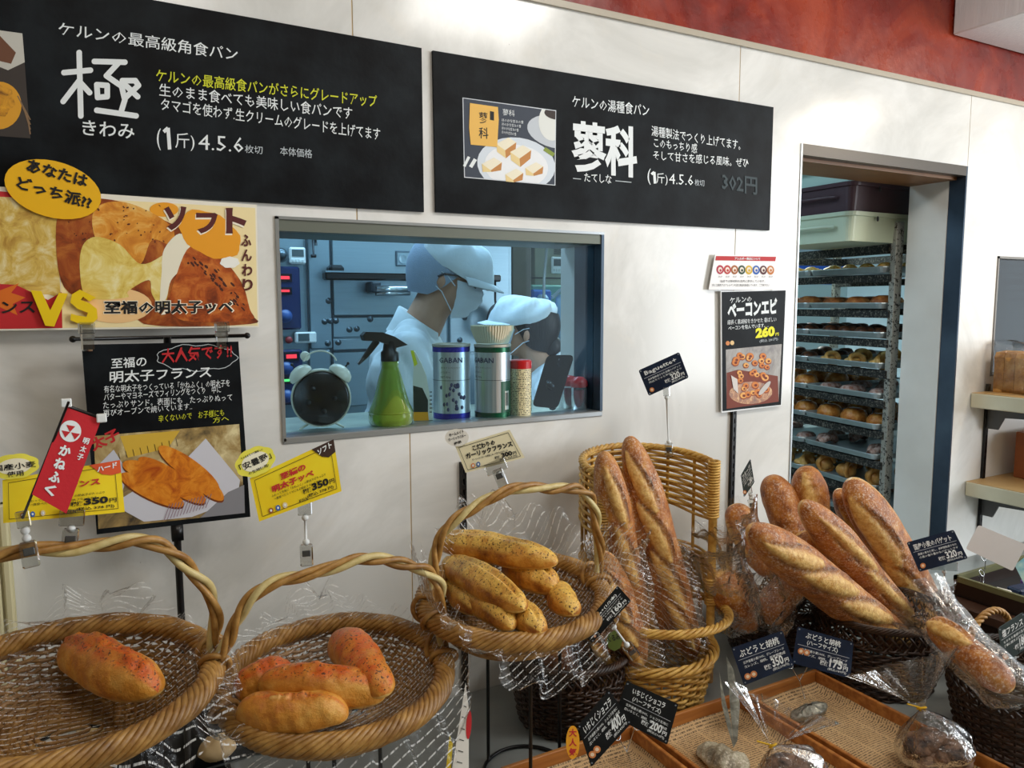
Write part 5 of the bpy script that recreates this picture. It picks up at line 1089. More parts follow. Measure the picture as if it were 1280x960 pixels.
# right baskets
bag('front baguette of the right group, lying lowest with pale scores and a rounded left tip', (938, 660), (1128, 806), -.47, -.40, .100, seed=11, roll=-.3, cuts=((.03, -.6, .27, .35, .46), (.21, -.5, .50, .4, .48), (.44, -.5, .74, .35, .46), (.68, -.5, .95, .3, .46)))
bag('long baguette with a dark burnt tip lying second from the front in the right group', (1003, 628), (1158, 812), -.40, -.37, .090, seed=12, roll=-.5, cuts=((.05, -.3, .4, .2, .30), (.35, -.3, .72, .2, .34), (.66, -.3, .95, .2, .32)))
bag('wide open-scored pale baguette at the right of the group in front of the doorway', (1062, 600), (1172, 780), -.33, -.38, .106, seed=13, roll=.35, cuts=((.04, -.25, .48, .25, .62), (.42, -.25, .96, .25, .62)))
bag('dark dusty baguette standing just behind the wide pale one', (1046, 612), (1118, 742), -.26, -.32, .070, seed=14, roll=.3, cuts=((.1, -.3, .5, .2, .18),))
bag('upright baguette with a round golden top in front of the doorway edge', (1008, 582), (1022, 706), -.22, -.26, .094, seed=15, roll=.0, cuts=((.04, -.2, .7, .2, .42),))
bag('smooth unscored baguette standing left of the doorway edge', (962, 594), (1008, 712), -.18, -.26, .092, seed=16, cuts=())
bag('floury rounded baguette leaning furthest left under clear wrapping', (914, 632), (966, 718), -.24, -.30, .080, seed=17, roll=.2, cuts=((.1, -.9, .6, -.5, .3),))
bag('short brown bread end showing between the leaning baguettes', (1000, 668), (1040, 722), -.33, -.36, .07, seed=18, cuts=())
bag('wrapped round bread end at the left of the dark basket behind the cards', (898, 722), (935, 778), -.28, -.25, .095, seed=19, cuts=())
bag('wrapped brown bread end leaning right in the dark basket behind the cards', (1000, 716), (952, 776), -.30, -.28, .085, seed=20, cuts=())
bag('wrapped baguette lower half running down to the right out of the dark basket', (1164, 778), (1264, 862), .815, .765, .066, seed=21, roll=-.2, cuts=((.02, -.5, .55, .3, .55),))
bag('bread end seen through the weave of the bottom right dark basket', (1226, 870), (1282, 908), -.62, -.66, .08, seed=22, cuts=())
bag('floury half baguette in the dark basket below the small black price card', (728, 775), (765, 835), -.26, -.22, .085, seed=23, cuts=((.1, -.3, .9, .3, .3),))
bag('second half baguette at the left inside the dark basket under the garlic breads', (690, 800), (705, 835), -.22, -.20, .075, seed=24, cuts=())
# basket loaves
def loaf(label, a, b, za, zb, W, H, m_, seed, name='bread_roll', cat='bread', **kw):
    A = PZ(*a, za); B = PZ(*b, zb); kw.setdefault('pt', 3.0); return place_bread(name, label, cat, A, B, (0, -.25, 1), W, H, m_, kw.pop('group', None), kw.pop('roll', 0), seed=seed, **kw)
loaf('single orange topped crusty loaf alone in the leftmost basket', (80, 815), (198, 866), .972, .955, .072, .072, M_MEN, 31, topband=.75, cuts=((.08, -.15, .5, .1, .22), (.45, -.2, .93, .12, .26)), lump=.003)
loaf('front pale roll with ridged crust in the four roll basket', (295, 893), (436, 893), .895, .895, .058, .058, M_MEN, 32, cuts=((.3, -.2, .7, .1, .1),), lump=.0035, topband=.25)
loaf('long middle roll with speckled orange topping, on top in the four roll basket', (322, 857), (483, 868), .918, .905, .064, .066, M_MEN, 33, topband=.7, cuts=((.15, -.1, .85, .1, .12),), lump=.003)
loaf('back left roll mostly hidden behind the long middle roll', (292, 862), (372, 846), .905, .905, .062, .062, M_MEN, 34, topband=.7, cuts=())
loaf('bright orange topped roll at the back right of the four roll basket', (422, 800), (482, 868), .925, .915, .070, .070, M_MEN, 35, topband=1.2, cuts=())
gk = dict(name='garlic_bread', topband=1.2, lump=.003)
loaf('uppermost garlic bread lying across the whole pile', (545, 678), (697, 704), 1.020, 1.020, .066, .058, M_GAR, 41, split=.004, **gk)
loaf('garlic bread with an open buttery split at the front left of the pile', (556, 704), (655, 762), .990, .985, .064, .058, M_GAR, 42, split=.009, **gk)
loaf('browned garlic bread sticking out right beneath the uppermost one', (632, 706), (694, 738), .985, .975, .066, .060, M_GAR, 43, split=.007, **gk)
loaf('lowest left garlic bread half covered by the split one', (572, 728), (640, 786), .955, .955, .060, .055, M_GAR, 44, split=.005, **gk)
loaf('small garlic bread end at the bottom centre of the pile', (636, 758), (676, 790), .950, .950, .055, .050, M_GAR, 45, split=.005, **gk)
loaf('garlic bread at the left edge of the pile behind the cellophane', (553, 722), (600, 768), .950, .950, .055, .050, M_GAR, 46, **gk)
loaf('garlic bread end resting at the right of the basket by the foil', (690, 738), (716, 768), .955, .955, .055, .050, M_GAR, 47, **gk)

# breads on the rack (each its own object, sharing meshes by kind)
m_choc = mat('chocolate_glaze', '1C110B', .35, var='3A2416', scale=30, bump=.4); m_bun = bread_mat('glossy_bun_crust', 'A0561C', 'C8833A', 'DDA860', 'E0B878', 'F0D8A8', 'A8602A', rough=.25); m_dark = mat('dark_baked', '2C1A10', .45, var='6E4020', scale=40, bump=.5)
m_corn = mat('corn_mayo_topping', 'E6A22E', .5, var='F4D88A', scale=90, bump=.8, bscale=160); m_swirl = mat('swirl_pastry', 'D9A45A', .4, var='B87530', scale=40, bump=.3); m_sug = mat('sugar_dusted', 'B9A49A', .7, var='8A5A48', scale=70, bump=.3)
def lib(nm, m_, f, smth=True): b = MB(); f(b); return (nm, b.mesh(nm, m_, np.zeros(3), smth))
def dome(r, h, sx=1., hump=0.):
    def f(b):
        b.lathe([(0, 0), (r * .9, 0), (r, h * .22), (r * .97, h * .5), (r * .75, h * .85), (r * .4, h * .98), (0, h)], (0, 0, 0), 20, np.diag([sx, 1, 1, 1]))
    return f
def rolled(b):
    for k in range(3):
        u = np.linspace(0, 2 * pi * .95, 22); r = .036 - k * .011; b.tube([(r * cos(t), k * .004, .036 + r * sin(t)) for t in u], [.010] * 22, 6)
    b.ball((0, 0.02, .032), (.036, .045, .032), 8)
def twist(b):
    for s_ in (-1, 1): b.tube(spline([(-.05, .0, .012), (-.015, s_ * .018, .030), (.018, -s_ * .016, .030), (.05, 0, .012)], 18), .015, 8)
def tart(b): b.lathe([(0, 0), (.026, 0), (.034, .024), (.031, .024), (0, .02)], (0, 0, 0), 24)
def cone(b): b.lathe([(.036, 0), (.040, .02), (.032, .034), (.028, .030), (.020, .012)], (0, 0, 0), 20, np.array([[1, 0, 0, 0], [0, .5, -.75, 0], [0, .75, .5, .01], [0, 0, 0, 1.]])); b.ball((0, .015, .014), (.045, .03, .015), 7)
K = dict(bun=lib('round_bun', m_bun, dome(.050, .052)), dark=lib('dark_roll', m_dark, dome(.036, .036, 1.1)), choc=lib('chocolate_roll', m_choc, dome(.034, .034, 1.2)), pie=lib('domed_pie', bread_mat('pie_crust', '7A4018', 'A8642A', 'C68A44', 'C68A44', 'DDB070', '7A4018'), dome(.050, .046, 1.0)), roll=lib('spiral_roll', m_swirl, rolled), twist=lib('twisted_roll', m_sug, twist), cone=lib('curled_pastry', mat('cream_pastry', 'D9B068', .4, var='B8843C', scale=30), cone), oval=lib('sugared_oval_roll', m_sug, dome(.036, .030, 1.5)))
mu = MB(); tart(mu); cupm = mu.mesh('cup', mat('tart_paper', 'E4DCC8', .6), np.zeros(3)); mu = MB(); mu.lathe([(0, .040), (.014, .038), (.026, .030), (.031, .022), (0, .02)], (0, 0, 0), 16); topm = mu.mesh('topping', m_corn, np.zeros(3), True)
def put(kind, i, j, x, y, rot, lab, grp, sc=1.):
    nm, me = K[kind]; o = bpy.data.objects.new(nm, me); COL.objects.link(o); p = rk(x, y + j * .41, ZR[i] - .003); o.location = [float(v) for v in p]; o.rotation_euler[2] = rot; o.scale = (sc, sc, sc); tag(o, lab, 'bread', grp)
rg = random.Random(5); side = ['outermost', 'second', 'third', 'fourth', 'fifth']; row = ['front', 'middle', 'back']
plan = {1: ('pie', 3, 2, 'domed brown pie'), 2: ('dark', 4, 3, 'dark glazed roll'), 3: ('cone', 3, 2, 'curled cream pastry'), 4: ('oval', 3, 2, 'sugared oval roll'), 5: ('bun', 3, 2, 'large glossy bun'), 6: ('twist', 2, 2, 'pale twisted roll'), 7: ('roll', 3, 2, 'spiral roll'), 8: ('oval', 3, 2, 'oval roll'), 9: ('bun', 3, 2, 'brown bun')}
for i, (kd, ny, nx, ds) in plan.items():
    for j in (0, 1):
        k2 = kd if j == 0 else {2: 'dark', 3: 'dark', 4: 'bun', 5: 'bun', 6: 'oval', 7: 'cone'}.get(i, kd)
        for a in range(nx + 1):
            for b_ in range(ny):
                if i == 6 and a > 1: continue
                put(k2, i, j, .075 + a * (.50 / (nx + 1)) + rg.uniform(-.006, .006), .06 + b_ * (.29 / max(ny - 1, 1)) * .95 + rg.uniform(-.006, .006), rg.uniform(-.4, .4) + RA, '%s, %s in the %s row of the %s tray, %s rack level' % ((ds if k2 == kd else K[k2][0].replace('_', ' ')), side[b_], ['left', 'second', 'third', 'far'][a], ['near', 'far'][j], ords[i]), 'breads on the %s rack level' % ords[i], rg.uniform(.92, 1.08))
for j in (0, 1):
    for a in range(5):
        for b_ in range(4):
            T = bpy.data.objects.new('savoury_tart', cupm); COL.objects.link(T); p = rk(.06 + a * .1, .05 + b_ * .092 + j * .41, ZR[0] - .003); T.location = [float(v) for v in p]; tag(T, 'corn topped tart in a paper cup, %s in row %s of the %s top tray' % (side[b_], ['one', 'two', 'three', 'four', 'five'][a], ['near', 'far'][j]), 'tart', 'savoury tarts on the topmost level')
            c = bpy.data.objects.new('topping', topm); COL.objects.link(c); c.parent = T
# crates on top of the rack
def crate(z, col, lab, first=None, dx=0., h=.105):
    Wc, Dc = .62, .42; m_ = mat('crate_' + col, col, .42, var=None); T = thing('bread_crate', lab, 'crate', (2.40 + dx, .26, z), 'stacked plastic bread crates'); r = .035
    def ringp(o, zz):
        P = []
        for cx, cy, a0 in ((Wc - r, r, -pi / 2), (Wc - r, Dc - r, 0), (r, Dc - r, pi / 2), (r, r, pi)):
            for a in np.linspace(a0, a0 + pi / 2, 6): P.append((2.40 + dx + cx + (r + o) * cos(a), .26 + cy + (r + o) * sin(a), z + zz))
        return P
    m = MB(); m.grid([ringp(-.012, .0), ringp(-.004, h - .016), ringp(.004, h - .014), ringp(.006, h), ringp(-.002, h), ringp(-.008, h - .01), ringp(-.016, .004)], cv=True); m.poly(ringp(-.016, .004)); m.poly(ringp(-.012, 0)[::-1]); m.build('crate_body', m_, T)
    m = MB(); m.tube([(2.40 + dx - .004, .33, z + h * .52), (2.40 + dx - .016, .345, z + h * .52), (2.40 + dx - .016, .56, z + h * .52), (2.40 + dx - .004, .575, z + h * .52)], .007, 8); m.build('side_grip', m_, T, True)
    MB().ball((2.40 + dx + .14, .2545, z + h * .78), (.007, .002, .010), 6).build('drain_hole', M_BLK, T, True); return T
crate(1.718, 'CBD6BC', 'lowest pale green plastic crate stacked on top of the tray rack'); crate(1.824, '4A3238', 'dark plum plastic crate between the two pale crates on the rack', dx=.004); crate(1.930, 'B9D0C6', 'topmost pale green plastic crate, partly cut off by the door head', dx=.0)
T = thing('blue_bottle_crate', 'blue plastic crate seen behind the upper trays of the rack', 'crate', (3.7, 1.7, 0)); MB().box(3.35, 4.0, 1.5, 1.9, 1.60, 1.72, None, .01).build('crate_body', mat('crate_blue', '1F5FD0', .4), T); MB().box(3.35, 4.0, 1.5, 1.9, 0, 1.60, None, .004).build('cabinet_below', mat('pale_cabinet', 'B9D0D2', .4), T)
# ------------------------------------------------------------------ trays of newspaper
def wood_tray(x0, x1, y0, y1, label):
    T = thing('wooden_tray', label, 'tray', ((x0 + x1) / 2, (y0 + y1) / 2, .561), 'wooden trays in front'); t_ = .009
    for a in ((x0, x1, y1 - t_, y1), (x0, x1, y0, y0 + t_), (x0, x0 + t_, y0 + t_, y1 - t_), (x1 - t_, x1, y0 + t_, y1 - t_)): MB().box(a[0], a[1], a[2], a[3], .562, .612, None, .0015).build('side_board', M_WOOD, T)
    MB().box(x0 + t_, x1 - t_, y0 + t_, y1 - t_, .562, .567).build('base_board', M_WOOD, T)
    n = 24; rg = np.random.default_rng(int(x0 * 100)); X, Y_ = np.meshgrid(np.linspace(x0 + t_ + .001, x1 - t_ - .001, n), np.linspace(y0 + t_ + .001, y1 - t_ - .001, n), indexing='ij')
    Z_ = .569 + .004 * np.abs(np.sin(X * 23 + 1) * np.sin(Y_ * 17)); ed = np.minimum.reduce([X - x0, x1 - X, Y_ - y0, y1 - Y_]); Z_ = Z_ + .016 * np.exp(-((ed - .009) / .006) ** 2)
    o = MB().grid(np.stack([X, Y_, Z_], -1)).build('newspaper_liner', M_NEWS, T, True); return T
wood_tray(.64, .955, -.86, -.375, 'wooden tray at the bottom centre in front of the round dark basket')
wood_tray(.968, 1.245, -.88, -.385, 'newspaper lined wooden tray in front of the honey wicker basket')
wood_tray(1.258, 1.495, -.90, -.395, 'newspaper lined wooden tray under the grape and walnut price cards')
for i, (px, py, rz, l) in enumerate(((905, 946, .3, 'flour covered tongs shaped bread at the bottom of the newspaper tray'), )):
    P = PZ(px, py, .585)
    place_bread('dusty_flat_bread', 'grey floury flat bread lying on newspaper at the bottom edge of the middle tray', 'bread', PZ(872, 935, .585), PZ(935, 962, .585), (0, 0, 1), .075, .03, bread_mat('dusty_bread', '5A5040', '9A9078', 'C9C2A8', 'A8A088', 'C9C2A8', '7A705C', flour=1.), cuts=(), lump=.006, seed=50)
m_foil = mat('grey_foil', 'A4A59A', .3, .4, var='6E6F68', scale=60, bump=.9, bscale=50)
def crumple(name, label, cat, pts, z, th, m_, seed, group=None):
    rg = np.random.default_rng(seed); c = PZ(pts[0], pts[1], z); n = 26; u = np.linspace(0, 2 * pi, n + 1)[:-1]; b = MB(); rows = []
    for v in np.linspace(0, 1, 8):
        rr = sin(pi * (.02 + .96 * v)) ** .7; rows.append([c + np.array([pts[2] * rr * cos(t) * (1 + .2 * mno.noise((cos(t) * 3, v * 4, seed))), pts[3] * rr * sin(t), th * (1 - v) + .01 * mno.noise((sin(t) * 4, v * 5, seed + 3.)) + .004]) for t in u])
    o = b.grid(np.array(rows), cv=True).build(name, m_, None, True, base=c); tag(o, label, cat, group); return o
crumple('foil_scrap', 'crumpled grey foil wrapped bread at the back right of the right newspaper tray', 'bread', (1012, 898, .055, .022), .572, .028, m_foil, 4)

# ------------------------------------------------------------------ cards
def bil(c, u, v): c = [np.array(p, float) for p in c]; return tuple((c[0] * (1 - u) + c[1] * u) * (1 - v) + (c[3] * (1 - u) + c[2] * u) * v)
m_nv = mat('card_navy', '1B2A44', .3, var='152036', scale=20, spec=.4); m_cb = mat('card_black', '101316', .3, spec=.4)
def card(label, q, depth, title, sub, price, m_=m_nv, n=None, t2=None, dots=((.12, .84),), th=.0018, tsz=.2, name='price_card', psz=.23, cat='price card'):
    S = sign(name, label, cat, q, depth, None, n, th, m_, None, 2.)
    hp = np.linalg.norm(np.array(q[3], float) - np.array(q[0], float)); up = (np.array(q[0], float) - np.array(q[3], float)); up /= np.linalg.norm(up)
    tt = lambda t, u0, u1, v, f, b=0., m=WH, h=.0012: S.text(m, t, bil(q, u0, v), bil(q, u1, v), hp * f, b, h, up=up)
    o = 0
    if t2: tt(title, .16, .78, .25, tsz * .85, .02); tt(t2, .2, .74, .43, tsz * .8, .02); o = .1
    else: tt(title, .1, .88, .32, tsz, .02)
    W_ = mat('card_line', 'C9CED6', .5); a, b = bil(q, .05, .36 + o), bil(q, .95, .36 + o); S.line(W_, [a, b], .5, .0009)
    for k, s_ in enumerate(sub): tt(s_, .12, .92, .50 + o + k * .11, .075, .01)
    tt('税抜', .46, .60, .84, psz * .55, .02); tt(price, .62, .84, .84, psz, .03); tt('円', .86, .94, .84, psz * .5, .03); tt('(税込%d円)' % round(int(price) * 1.08), .60, .92, .94, .08, .01)
    for du, dv in dots:
        p = bil(q, du, dv); S.ell(mat('allergen_dot', 'D98A50', .4), p[0], p[1], hp * .085, hp * .085, 0, .0012, 12); S.ell(mat('allergen_dot_pale', 'F3DCC0', .4), p[0], p[1], hp * .045, hp * .045, 0, .0016, 10)
    for u, v in ((.04, .06), (.96, .06), (.04, .94), (.96, .94)): p = bil(q, u, v); S.ell(mat('corner_pin', '7F8894', .3), p[0], p[1], 1.1, 1.1, 0, .0016, 8)
    S.finish(S.T, NM); return S
def clip_stick(label, a, b, jaw, down=None, group='clear sign clips'):
    """acrylic jaw at the card a, thin rod down to b, second clip biting downwards"""
    a = np.array(a, float); b = np.array(b, float); T = thing('sign_clip', label, 'clip', b, group); d = b - a; L = np.linalg.norm(d); d /= L
    M = frame(a, np.cross(d, facing(a)), d); w_ = jaw
    MB().box(-w_ / 2, w_ / 2, -.004, .004, -.012, .010, M, .0015).build('upper_jaw', M_ACR, T); m = MB(); m.ball(a + d * .014, .0055, 8); m.build('upper_joint', mat('frosted_plastic', 'D9DDDD', .4), T, True)
    if L > .035: MB().tube([a + d * .016, b - d * .018], .0022, 8).build('rod', mat('frosted_plastic', 'D9DDDD', .4), T, True); MB().ball(b - d * .016, .0055, 8).build('lower_joint', mat('frosted_plastic', 'D9DDDD', .4), T, True)
    M[:3, 3] = b; MB().box(-.010, .010, -.007, .007, -.012, .022, M, .002).build('lower_jaw', M_ACR, T); MB().box(-.0065, .0065, -.0085, -.0065, -.004, .006, M, .001).build('spring', mat('spring_steel', '6A6E70', .3, .8), T)
    return T
m_y = mat('price_yellow', 'F6DE2A', .4, var='F2CF1E', scale=12)
SUB = ['もちもち食感の生地に香り高い小麦を使用', 'ひとつひとつ丁寧に焼き上げました']
# yellow cards
def yellow(label, q, depth, lines, tagtxt, tagcol, cloud, price, cl):
    S = sign('price_card', label, 'price card', q, depth, None, None, .0015, m_y); hp = np.linalg.norm(np.array(q[3], float) - np.array(q[0], float)); up = np.array(q[0], float) - np.array(q[3], float); up /= np.linalg.norm(up)
    tt = lambda m, t, u0, u1, v, f, b=0., h=.0014: S.text(m, t, bil(q, u0, v), bil(q, u1, v), hp * f, b, h, up=up)
    br = [bil(q, u, v) for u, v in ((.05, .09), (.95, .09), (.95, .92), (.05, .92), (.05, .09))]; S.line(ink('6A5A10'), br, .7, .0008)
    for t, u0, u1, v, f in lines: tt(RD, t, u0, u1, v, f, .04)
    tt(BK, 'ふわっと生地に「かねふく」の明太子がたっぷり', .2, .85, .60, .06, .005); tt(BK, '一度食べたらくせになる明太フランスです', .22, .78, .68, .06, .005)
    tt(BK, '税抜', .56, .66, .79, .11, .03); tt(BK, price, .67, .87, .79, .16, .045); tt(BK, '円', .88, .94, .79, .1, .02); tt(BK, '(税込 378 円)', .60, .92, .90, .09, .02)
    for k, c in enumerate(('A8642A', '2A62B8', 'E8D8B0')): p = bil(q, .16 + k * .085, .86); S.ell(ink(c), p[0], p[1], hp * .055, hp * .065, 0, .0012, 14); S.ell(WH, p[0], p[1], hp * .025, hp * .03, 0, .0016, 8)
    tt(BK, 'KOLN', .50, .60, .93, .08, .02)
    a, b, c_, d = bil(q, .74, 0), bil(q, 1, 0), bil(q, 1, .24), bil(q, .84, .22); S.poly(ink(tagcol), [a, b, c_, ((c_[0] + d[0]) / 2, d[1] + 1), d], .001); S.text(WH, tagtxt, bil(q, .80, .17), bil(q, .97, .13), hp * .13, .04, .0018, up=up)
    S.finish(S.T, NM)
    S2 = Sign(S.p + S.n * .003, S.n); cx, cy, rx, ry, rot, l1, l2, l3 = cloud; aa = np.arange(60) * 2 * pi / 60
    P = []
    for t in aa: k = 1 + .07 * abs(sin(t * 4)); x, y = rx * k * cos(t), ry * k * sin(t); P.append((cx + x * cos(rot) - y * sin(rot), cy + x * sin(rot) + y * cos(rot)))
    MB().prism([S2.at(*p) for p in P], -S2.n * .001).build('cloud_label', mat('cloud_yellow', cl, .4), S.T); S2.ell(ink('FFFBE0'), cx, cy, rx * .72, ry * .66, rot, .0004)
    for k, (l, hh, ww) in enumerate((l1, l2, l3)):
        if l: dx, dy = cos(rot) * rx * ww, sin(rot) * rx * ww; oy = (k - 1) * ry * .62 + hh / 2; S2.text(BK, l, (cx - dx - sin(rot) * oy, cy - dy + cos(rot) * oy), (cx + dx - sin(rot) * oy, cy + dy + cos(rot) * oy), hh, .015, .0010, up=(sin(rot), -cos(rot)))
    for m_, mb in S2.lay.items(): tag(mb.build('cloud_lettering', m_, S.T), kind='stuff')
    return S
S1 = yellow('yellow price card with an orange corner above the leftmost basket, behind the red flag', [(3, 600), (150, 575), (156, 640), (4, 654)], 1.03, [('明太フランス', .26, .82, .42, .17)], 'ハード', 'E0582A', (18, 583, 30, 15, -.12, ('', 0, 0), ('国産小麦', 8, .9), ('使用', 7, .35)), '350', 'F6EE5A')
S2_ = yellow('yellow price card with a brown corner and a cloud label, clipped above the middle basket', [(312, 598), (417, 549), (427, 614), (324, 652)], 1.2, [('至福の', .34, .64, .33, .15), ('明太子ッペ', .22, .72, .52, .16)], 'ソフト', '3A2418', (319, 577, 25, 17, -.42, ('そのまま食べて美味しい', 3, .6), ('「安曇野」', 9, .85), ('の生地使用!', 4, .55)), '350', 'F8DC4A')
clip_stick('clear clip holding the yellow card with the brown corner, on the middle basket handle', PD(381, 636, 1.215), PD(383, 690, 1.215), .022)
clip_stick('clear clip on the left basket handle holding the yellow card with the orange corner', PD(90, 648, 1.03), PD(88, 672, 1.03), .03)
# red flag
M_RED_CL = mat('flag_red', 'C8202C', .6, bump=.1, bscale=200); q = [(83, 507), (127, 523), (83, 642), (40, 618)]
S = sign('table_flag', 'small red pennant with a white round emblem and white lettering, on a tilted stick', 'flag', q, .98, None, None, .0012, M_RED_CL)
S.ell(WH, 88, 539, 13.5, 13.5, 0, .0006, 28)
for (x, y) in ((82, 541), (94, 543.5), (88, 534)): S.poly(RD, [(x - 5, y - 3), (x + 6, y - 1), (x - .5, y + 6)] if True else [], .0010)
for k, t in enumerate('かねふく'): cx, cy = 79 - k * 6.2, 562 + k * 16.2; S.text(WH, t, (cx - 7, cy + 6), (cx + 7, cy + 10.5), 14, .045, .0010, up=(.34, -.94))
for k, t in enumerate('明太子'): cx, cy = 106 - k * 3.6, 551 + k * 10; S.text(WH, t, (cx - 3.5, cy + 3), (cx + 4, cy + 5), 8, .03, .0010, up=(.34, -.94))
S.finish(S.T, NM); n_ = S.n
m = MB(); m.tube([PD(86, 502, .975), PD(28, 648, .975)], .0016, 6); m.tube([S.at(80, 506, -.001), S.at(129, 524, -.001)], .0022, 6); m.build('stick', mat('black_stick', '101010', .4), S.T, True)
m = MB(); 
for p in ((83, 505), (127, 524)): c = S.at(*p, .001); m.box(c[0] - .006, c[0] + .006, c[1] - .004, c[1] + .004, c[2] - .004, c[2] + .007, None, .001)
m.build('end_cap', M_WHITEP, S.T)
clip_stick('clear clip on the leftmost basket handle gripping the foot of the red flag', PD(29, 650, .99), PD(36, 688, .99), .016)
# garlic sign
q = [(569, 558), (637, 537), (656, 572), (582, 591)]
S = sign('price_card', 'cream price card with a round white label above the garlic bread basket handle', 'price card', q, 1.40, None, None, .0015, mat('card_cream', 'F4ECC8', .4)); hp = 34; up = np.array([-.3, -.95])
S.line(ink('4A4A3A'), [bil(q, u, v) for u, v in ((.05, .08), (.95, .08), (.95, .92), (.05, .92), (.05, .08))], .6, .0008)
tt = lambda m, t, u0, u1, v, h, b=.02: S.text(m, t, bil(q, u0, v), bil(q, u1, v), h, b, .0012, up=up)
tt(BK, 'こだわりの', .26, .66, .34, 7, .05); tt(BK, 'ガーリックフランス', .10, .92, .55, 7.5, .05); tt(BK, 'ガーリックバターを表面にぬって焼き上げました', .18, .80, .66, 2.6); tt(BK, '税抜', .54, .64, .82, 4, .03); tt(BK, '300', .66, .84, .82, 6, .05); tt(BK, '円', .85, .91, .82, 4, .02); tt(BK, '(税込 324 円)', .60, .90, .91, 3)
for k, c in enumerate(('D9884A', '3A6AA8')): p = bil(q, .16 + k * .09, .82); S.ell(ink(c), p[0], p[1], 2.6, 3.2, 0, .0012, 12); S.ell(WH, p[0], p[1], 1.2, 1.6, 0, .0016, 8)
S.finish(S.T, NM); S2 = Sign(S.p + S.n * .003, S.n); MB().prism([S2.at(571 + 15 * cos(t), 547 + 11 * sin(t)) for t in np.arange(24) * 2 * pi / 24], -S2.n * .001).build('round_label', mat('label_offwhite', 'F3F1E8', .4), S.T)
S2.text(BK, 'ホームメイド', (562, 546), (580, 541), 4, .03, .0008, up=up); S2.text(BK, 'ガーリックバター', (561, 552), (583, 546), 4, .03, .0008, up=up); S2.text(BK, '使用', (568, 557), (577, 554), 4, .03, .0008, up=up)
for m_, mb in S2.lay.items(): tag(mb.build('label_lettering', m_, S.T), kind='stuff')
clip_stick('clear clip holding the cream garlic bread card on top of the basket handle', PD(620, 584, 1.40), PD(624, 594, 1.40), .04)
# dark cards
card('small black plastic price card high above the honey wicker basket, on a long clip', [(798, 463), (849, 440), (861, 472), (811, 495)], 1.86, 'Baguette+', ['長時間熟成させた自慢のバゲット', '外はカリッと中はもっちり'], '320', m_nv)
clip_stick('long clear clip standing on the back of the honey wicker basket', PD(833, 490, 1.86), PD(836, 560, 1.88), .016)
card('narrow black price card steeply tilted at the right rim of the garlic bread basket', [(725, 788), (772, 732), (789, 751), (740, 804)], 1.36, 'Baguette+(1/2本)', ['長時間熟成させた自慢のバゲット', '外はカリッと中はもっちり'], '160', m_cb, psz=.28)
clip_stick('short clear clip below the narrow black card at the garlic basket', PD(763, 778, 1.38), PD(788, 812, 1.42), .014)
card('black price card with a yellow oval badge, tilted steeply in the bottom centre tray', [(722, 907), (761, 862), (790, 903), (739, 959)], 1.32, 'いちじくショコラ', ['北海道産小麦100%、ショコラ生地に', '白いちじく、胡桃、香ばしく焼成'], '400', m_cb, dots=((.10, .80), (.22, .80)), psz=.28)
card('black half size price card leaning right, above the two loop wire holder', [(783, 851), (848, 880), (834, 931), (768, 896)], 1.37, 'いちじくショコラ', ['北海道産小麦100%、ショコラ生地に', '白いちじく、胡桃、香ばしく焼成'], '200', m_cb, t2='(ハーフサイズ)', dots=(), psz=.22, tsz=.19)
o_ = Sign(PD(716, 928, 1.30), facing(PD(716, 928, 1.30))); ob = MB().prism([o_.at(716 + 8.5 * cos(t), 928 + 21 * sin(t)) for t in np.arange(28) * 2 * pi / 28], -o_.n * .0015).build('badge', mat('badge_orange', 'F2A820', .4), None, base=o_.at(716, 928)); tag(ob, 'narrow yellow oval badge with red lettering beside the bottom black card', 'badge')
for k, t in enumerate('大人気'): o_.text(RD, t, (711, 921 + k * 12), (721, 921 + k * 12), 10, .03, .0008)
for m_, mb in o_.lay.items(): q_ = mb.build('lettering', m_, None, base=BASE[ob]); q_.parent = ob; q_.location = (0, 0, 0); tag(q_, kind='stuff')
card('navy price card beside the honey basket, tilted up to the right', [(914, 810), (978, 788), (993, 832), (930, 857)], 1.62, 'ぶどうと胡桃', ['北海道産小麦100%、グレープシード', 'カレンズ、胡桃、長時間熟成'], '350', m_nv, dots=((.12, .82), (.24, .82)))
card('navy half size price card in front of the long leaning baguettes, tilted down right', [(997, 783), (1067, 803), (1063, 848), (990, 829)], 1.64, 'ぶどうと胡桃', ['北海道産小麦100%、グレープシード', 'カレンズ、胡桃、長時間熟成'], '175', m_nv, t2='(ハーフサイズ)', dots=((.12, .62), (.22, .62)), tsz=.2)
def wire_holder(label, a, b, foot, d, z=None):
    if z: d = float(np.dot(PZ(foot[0], foot[1], z) - CAM, R[:, 2]))
    T = thing('wire_card_holder', label, 'card holder', PD(foot[0], foot[1], d), 'looped wire card holders'); w_ = mat('wire_silver', 'C9CCCE', .2, .8)
    for (x, y) in (a, b): m = MB(); c = PD(x, y, d - .02); M = frame(c, (1, 0, 0), facing(c)); m.tube([xf(M, [(.0085 * cos(t), .0085 * sin(t), 0)])[0] for t in np.linspace(0, 2 * pi, 21)[:-1]], .0011, 5, True); m.build('loop', w_, T, True)
    j = ((a[0] + b[0]) / 2, max(a[1], b[1]) + 20); m = MB(); m.tube([PD(a[0] + 3, a[1] + 4, d - .02), PD(*j, d - .01)], .0011, 5); m.tube([PD(b[0] - 3, b[1] + 4, d - .02), PD(*j, d - .01)], .0011, 5); m.tube([PD(*j, d - .01), PD(*foot, d)], .0012, 5); m.build('fork', w_, T, True)
wire_holder('wire holder with two loops gripping both navy grape and walnut cards', (987, 831), (1012, 830), (1006, 873), 1.62, .572)
wire_holder('wire holder with two loops gripping both black fig cards', (771, 920), (796, 907), (789, 952), 1.34, .572)
